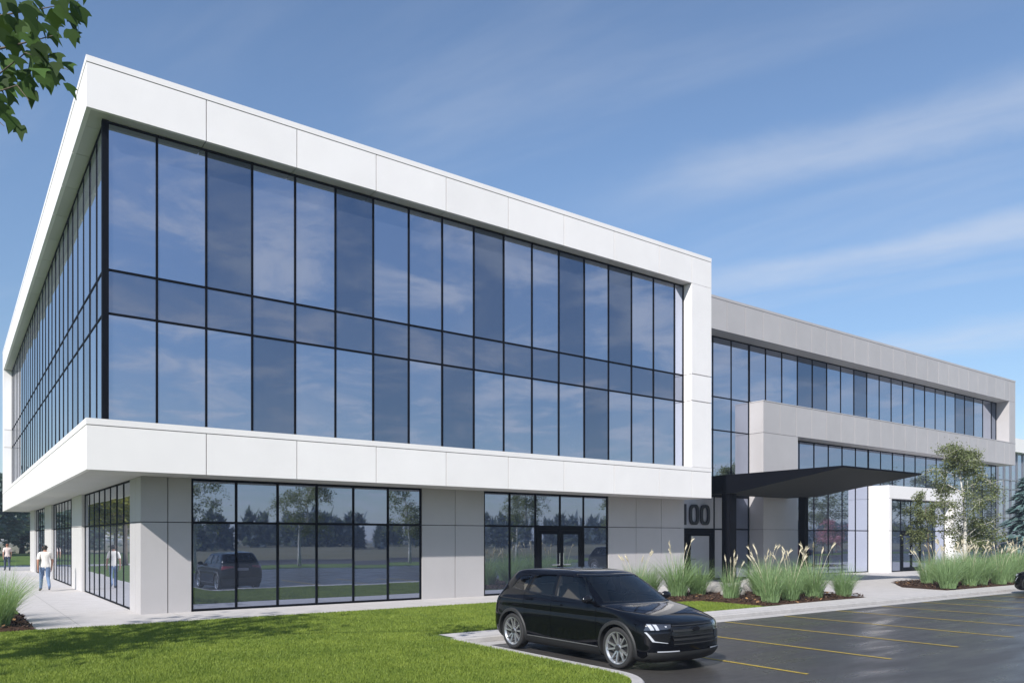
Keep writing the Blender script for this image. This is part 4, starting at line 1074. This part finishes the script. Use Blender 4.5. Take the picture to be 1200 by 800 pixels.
# ------------------------------------------------------------------ people
def person(label, loc, rz, h, mats, pose, female=False):
    import bmesh
    t = thing('person', label, 'person', loc, rz, 'people on the walkway')
    s = h/1.76; sw = .185 if not female else .165
    J = {'pel': (0, 0, .95), 'sp1': (0, 0, 1.08), 'sp2': (0, -.01, 1.26), 'ch': (0, -.01, 1.40), 'nk': (0, 0, 1.49), 'hd0': (0, .015, 1.57), 'hd1': (0, .025, 1.655), 'hd2': (0, .015, 1.72)}
    Rd = {'pel': (.155, .115), 'sp1': (.14 if not female else .12, .10), 'sp2': (.155 if not female else .135, .105), 'ch': (.15 if not female else .13, .09), 'nk': (.056, .056), 'hd0': (.062, .075), 'hd1': (.076, .092), 'hd2': (.055, .068)}
    E = [('pel', 'sp1'), ('sp1', 'sp2'), ('sp2', 'ch'), ('ch', 'nk'), ('nk', 'hd0'), ('hd0', 'hd1'), ('hd1', 'hd2')]
    for sd, sg in (('l', -1), ('r', 1)):
        k = pose[sd]    # leg swing forward, knee y, arm swing
        J['hip'+sd] = (sg*.095, 0, .88); J['kn'+sd] = (sg*.10, k[0]*.45, .49+abs(k[0])*.03); J['an'+sd] = (sg*.10, k[1], k[2]); J['to'+sd] = (sg*.115, k[1]+.17, k[2]-.055+k[3])
        J['sh'+sd] = (sg*sw, -.01, 1.415); J['el'+sd] = (sg*(sw+.055), k[4]*.4-.02, 1.13); J['wr'+sd] = (sg*(sw+.06), k[4]+.05, .89); J['ha'+sd] = (sg*(sw+.055), k[4]+.075, .81)
        Rd.update({'hip'+sd: (.095, .10), 'kn'+sd: (.060, .062), 'an'+sd: (.040, .042), 'to'+sd: (.042, .026), 'sh'+sd: (.062, .062), 'el'+sd: (.043, .043), 'wr'+sd: (.029, .026), 'ha'+sd: (.022, .040)})
        E += [('pel', 'hip'+sd), ('hip'+sd, 'kn'+sd), ('kn'+sd, 'an'+sd), ('an'+sd, 'to'+sd), ('ch', 'sh'+sd), ('sh'+sd, 'el'+sd), ('el'+sd, 'wr'+sd), ('wr'+sd, 'ha'+sd)]
        for f in range(5):
            nm = f'f{sd}{f}'; o = (f-1.5)*.021
            if f < 4:
                J[nm] = (J['ha'+sd][0]-sg*.004, J['ha'+sd][1]+o, J['ha'+sd][2]-.055); J[nm+'b'] = (J['ha'+sd][0]-sg*.022, J['ha'+sd][1]+o+.008, J['ha'+sd][2]-.055-(.035, .044, .040, .028)[f])
            else:
                J[nm] = (J['wr'+sd][0]-sg*.01, J['wr'+sd][1]+.055, J['wr'+sd][2]-.06); J[nm+'b'] = (J['wr'+sd][0]-sg*.022, J['wr'+sd][1]+.07, J['wr'+sd][2]-.10)
            Rd[nm] = (.009, .009); Rd[nm+'b'] = (.007, .007)
            E += [(('ha' if f < 4 else 'wr')+sd, nm), (nm, nm+'b')]
    names = list(J); me = bpy.data.meshes.new('skel'); me.from_pydata([Vector(J[n])*s for n in names], [(names.index(a), names.index(c)) for a, c in E], [])
    o = link('skel', me); md = o.modifiers.new('s', 'SKIN'); md.use_smooth_shade = True
    for i, n in enumerate(names):
        v = me.skin_vertices[0].data[i]; v.radius = (Rd[n][0]*s, Rd[n][1]*s); v.use_root = n == 'pel'
    md2 = o.modifiers.new('ss', 'SUBSURF'); md2.levels = 2; md2.render_levels = 2
    dg = bpy.context.evaluated_depsgraph_get(); bme = bpy.data.meshes.new_from_object(o.evaluated_get(dg)); bpy.data.objects.remove(o)
    bme.materials.clear(); bme.materials.append(mats['skin']); bme.name = 'body'
    body = link('body', bme, t)
    co = np.array([v.co[:] for v in bme.vertices])/s; no = np.array([v.normal[:] for v in bme.vertices])
    def garment(name, test, off, m):
        keep = [p for p in bme.polygons if test(*(np.mean(co[list(p.vertices)], axis=0)))]
        idx = {}; vs = []; fs = []
        for p in keep:
            f = []
            for v in p.vertices:
                if v not in idx: idx[v] = len(vs); vs.append((co[v]*s+no[v]*off*s))
                f.append(idx[v])
            fs.append(f)
        b = MB(); b.add(vs, fs); return b.build(name, m, t, True)
    arm = lambda x, z: abs(x) > sw-.01 and z < 1.36
    garment('shirt', lambda x, y, z: (.90 < z < 1.475 and abs(x) < sw+.0 and not (abs(x) > .17 and z < 1.2)) or (abs(x) >= sw-.03 and 1.20 < z < 1.48), .009, mats['shirt'])
    garment('trousers', lambda x, y, z: .10 < z < 1.0 and abs(x) < .185, .008, mats['trousers'])
    garment('shoe', lambda x, y, z: z < .11 and 0 < x < .185, .010, mats['shoe']); garment('shoe', lambda x, y, z: z < .11 and -.185 < x <= 0, .010, mats['shoe'])
    garment('hair', lambda x, y, z: z > 1.56 and (y < .012 or z > 1.70 or (female and abs(x) > .06 and y < .05)) , .014, mats['hair'])
    b = MB()
    for sg in (-1, 1): b.tube([(sg*.032*s, .10*s, 1.665*s), (sg*.032*s, .118*s, 1.665*s)], [.012*s, .008*s], 8)
    b.build('eyes', M['eye'], t)
    b = MB(); b.tube([(0, .105*s, 1.665*s), (0, .128*s, 1.625*s), (0, .105*s, 1.615*s)], [.010*s, .016*s, .012*s], 7)
    for sg in (-1, 1): b.tube([(sg*.072*s, .02*s, 1.67*s), (sg*.088*s, .01*s, 1.645*s), (sg*.074*s, .02*s, 1.615*s)], [.010*s, .014*s, .008*s], 6)
    b.build('nose_and_ears', mats['skin'], t, True)
    b = MB(); b.tube([(-.024*s, .098*s, 1.585*s), (0, .108*s, 1.583*s), (.024*s, .098*s, 1.585*s)], [.004*s, .008*s, .004*s], 6); b.build('mouth', mats['lips'], t, True)
    return t
M['lips'] = mat('lips', (.35, .13, .11), .5)
person('man in white T-shirt and blue jeans walking away along the building', (2.86, 33.6, .008), .05, 1.76,
       dict(skin=M['skin_brown'], shirt=M['cloth_white'], trousers=M['denim'], shoe=M['shoe'], hair=M['hair_dark'], lips=M['lips']),
       {'l': (.36, .30, .085, 0.0, -.16), 'r': (.06, -.30, .20, -.07, .16)})
person('woman in pale pink top and dark jeans farther along the walkway', (2.80, 56.2, .008), .1, 1.68,
       dict(skin=M['skin'], shirt=M['cloth_pink'], trousers=M['denim_dark'], shoe=M['shoe'], hair=M['hair_red'], lips=M['lips']),
       {'l': (.26, .20, .085, 0.0, -.12), 'r': (-.02, -.22, .14, -.06, .12)}, True)

# ------------------------------------------------------------------ haze in the air
b = MB(); b.box(-1210, 1210, -1210, 1210, -1.15, 22)
hz = b.build('haze', M['core']); hm = bpy.data.materials.new('haze'); hm.use_nodes = True; hn = hm.node_tree
hn.nodes.remove(hn.nodes['Principled BSDF']); pv = nd(hn, 'ShaderNodeVolumePrincipled'); pv.inputs['Color'].default_value = (.62, .74, .95, 1)
pv.inputs['Density'].default_value = HAZE; pv.inputs['Anisotropy'].default_value = .1
hn.links.new(pv.outputs[0], hn.nodes['Material Output'].inputs['Volume']); hz.data.materials[0] = hm; tag(hz, kind='stuff', label='thin blue air haze over the whole place', cat='haze')

# ------------------------------------------------------------------ light and sky
trav = Vector((.875, .484, -.75)).normalized()
sun = bpy.data.objects.new('sun', bpy.data.lights.new('sun', 'SUN')); COL.objects.link(sun)
sun.data.energy = 5.0; sun.data.angle = R(.6); sun.data.color = (1, .955, .90)
sun.rotation_euler = trav.to_track_quat('-Z', 'Y').to_euler(); sun.location = (-20, -20, 40)
W = bpy.data.worlds.new('World'); S.world = W; W.use_nodes = True; nt = W.node_tree; L = nt.links
bg = nt.nodes['Background']; bg.inputs['Strength'].default_value = .125
sky = nd(nt, 'ShaderNodeTexSky', sky_type='NISHITA'); sky.sun_disc = False
sky.sun_elevation = math.asin(-trav.z); sky.sun_rotation = math.atan2(-trav.x, -trav.y) % (2*PI)
sky.air_density = 1.0; sky.dust_density = .05; sky.ozone_density = 2.8
tc = nd(nt, 'ShaderNodeTexCoord'); sp = nd(nt, 'ShaderNodeSeparateXYZ'); L.new(tc.outputs['Generated'], sp.inputs[0])
def mth(op, a, b_=None, c=None):
    n = nd(nt, 'ShaderNodeMath', operation=op)
    for i, v in enumerate((a, b_, c)):
        if v is None: continue
        if isinstance(v, (int, float)): n.inputs[i].default_value = v
        else: L.new(v, n.inputs[i])
    return n.outputs[0]
zz = mth('MAXIMUM', mth('ADD', sp.outputs[2], .08), .04)
px_, py_ = mth('DIVIDE', sp.outputs[0], zz), mth('DIVIDE', sp.outputs[1], zz)
cb = nd(nt, 'ShaderNodeCombineXYZ'); L.new(px_, cb.inputs[0]); L.new(py_, cb.inputs[1])
def noise(rot, scale, sc, det=7., rough=.6, dist=.3):
    mp = nd(nt, 'ShaderNodeMapping'); mp.vector_type = 'TEXTURE'; mp.inputs['Rotation'].default_value = (0, 0, rot); mp.inputs['Scale'].default_value = scale; L.new(cb.outputs[0], mp.inputs[0])
    n = nd(nt, 'ShaderNodeTexNoise', Scale=sc, Detail=det, Roughness=rough, Distortion=dist); L.new(mp.outputs[0], n.inputs['Vector']); return n.outputs['Fac']
def mrange(v, a, b_, c, d):
    n = nd(nt, 'ShaderNodeMapRange', interpolation_type='SMOOTHSTEP'); L.new(v, n.inputs[0])
    for i, x in enumerate((a, b_, c, d)): n.inputs[i+1].default_value = x
    return n.outputs[0]
cirrus = mrange(noise(R(-67), (2.4, .55, 1), .8), .46, .76, 0, .44)
cumul = mth('MULTIPLY', mrange(noise(.4, (1, 1, 1), 2.4, 9., .62, .5), .42, .68, 0, .64), mrange(sp.outputs[1], .05, -.35, 0, 1))
q_ = mth('ADD', mth('MULTIPLY', px_, .92), mth('MULTIPLY', py_, .386)); t_ = mth('ADD', mth('MULTIPLY', px_, .386), mth('MULTIPLY', py_, -.92))
q_ = mth('ADD', q_, mth('MULTIPLY', mth('SUBTRACT', noise(.0, (1, 1, 1), 2.0), .5), .35))
band = 0
for q0, w0, amp, t0, t1 in ((1.79, .13, .36, -1.05, -.35), (2.38, .13, .46, -1.15, -.4), (3.3, .2, .4, -1.6, -.6)):
    dq = mth('ABSOLUTE', mth('SUBTRACT', q_, q0)); bb = mth('MULTIPLY', mrange(dq, w0*1.6, 0, 0, amp), mrange(t_, t0, t1, 0, 1)); band = mth('ADD', bb, band)
band = mth('MULTIPLY', band, mrange(noise(R(-67), (1.2, .4, 1), 1.6), .25, .7, .25, 1.))
cl_ = mth('MAXIMUM', mth('MAXIMUM', mth('MULTIPLY', cirrus, .6), band), cumul)
cl_ = mth('MULTIPLY', cl_, mrange(sp.outputs[2], -.02, .08, 0, 1))
mx = nd(nt, 'ShaderNodeMix', data_type='RGBA'); L.new(cl_, mx.inputs[0]); 
dim = nd(nt, 'ShaderNodeVectorMath', operation='SCALE'); L.new(sky.outputs[0], dim.inputs[0]); L.new(mrange(sp.outputs[2], .0, .5, .68, 1.0), dim.inputs['Scale'])
L.new(dim.outputs[0], mx.inputs[6]); mx.inputs[7].default_value = (4.6, 4.8, 5.2, 1)
L.new(mx.outputs[2], bg.inputs['Color'])
S.view_settings.view_transform = 'Standard'; S.view_settings.look = 'None'; S.view_settings.gamma = 1; S.view_settings.exposure = .42
S.render.engine = 'CYCLES'
S.cycles.use_adaptive_sampling = True; S.cycles.use_denoising = True
S.cycles.max_bounces = 8; S.cycles.transparent_max_bounces = 12
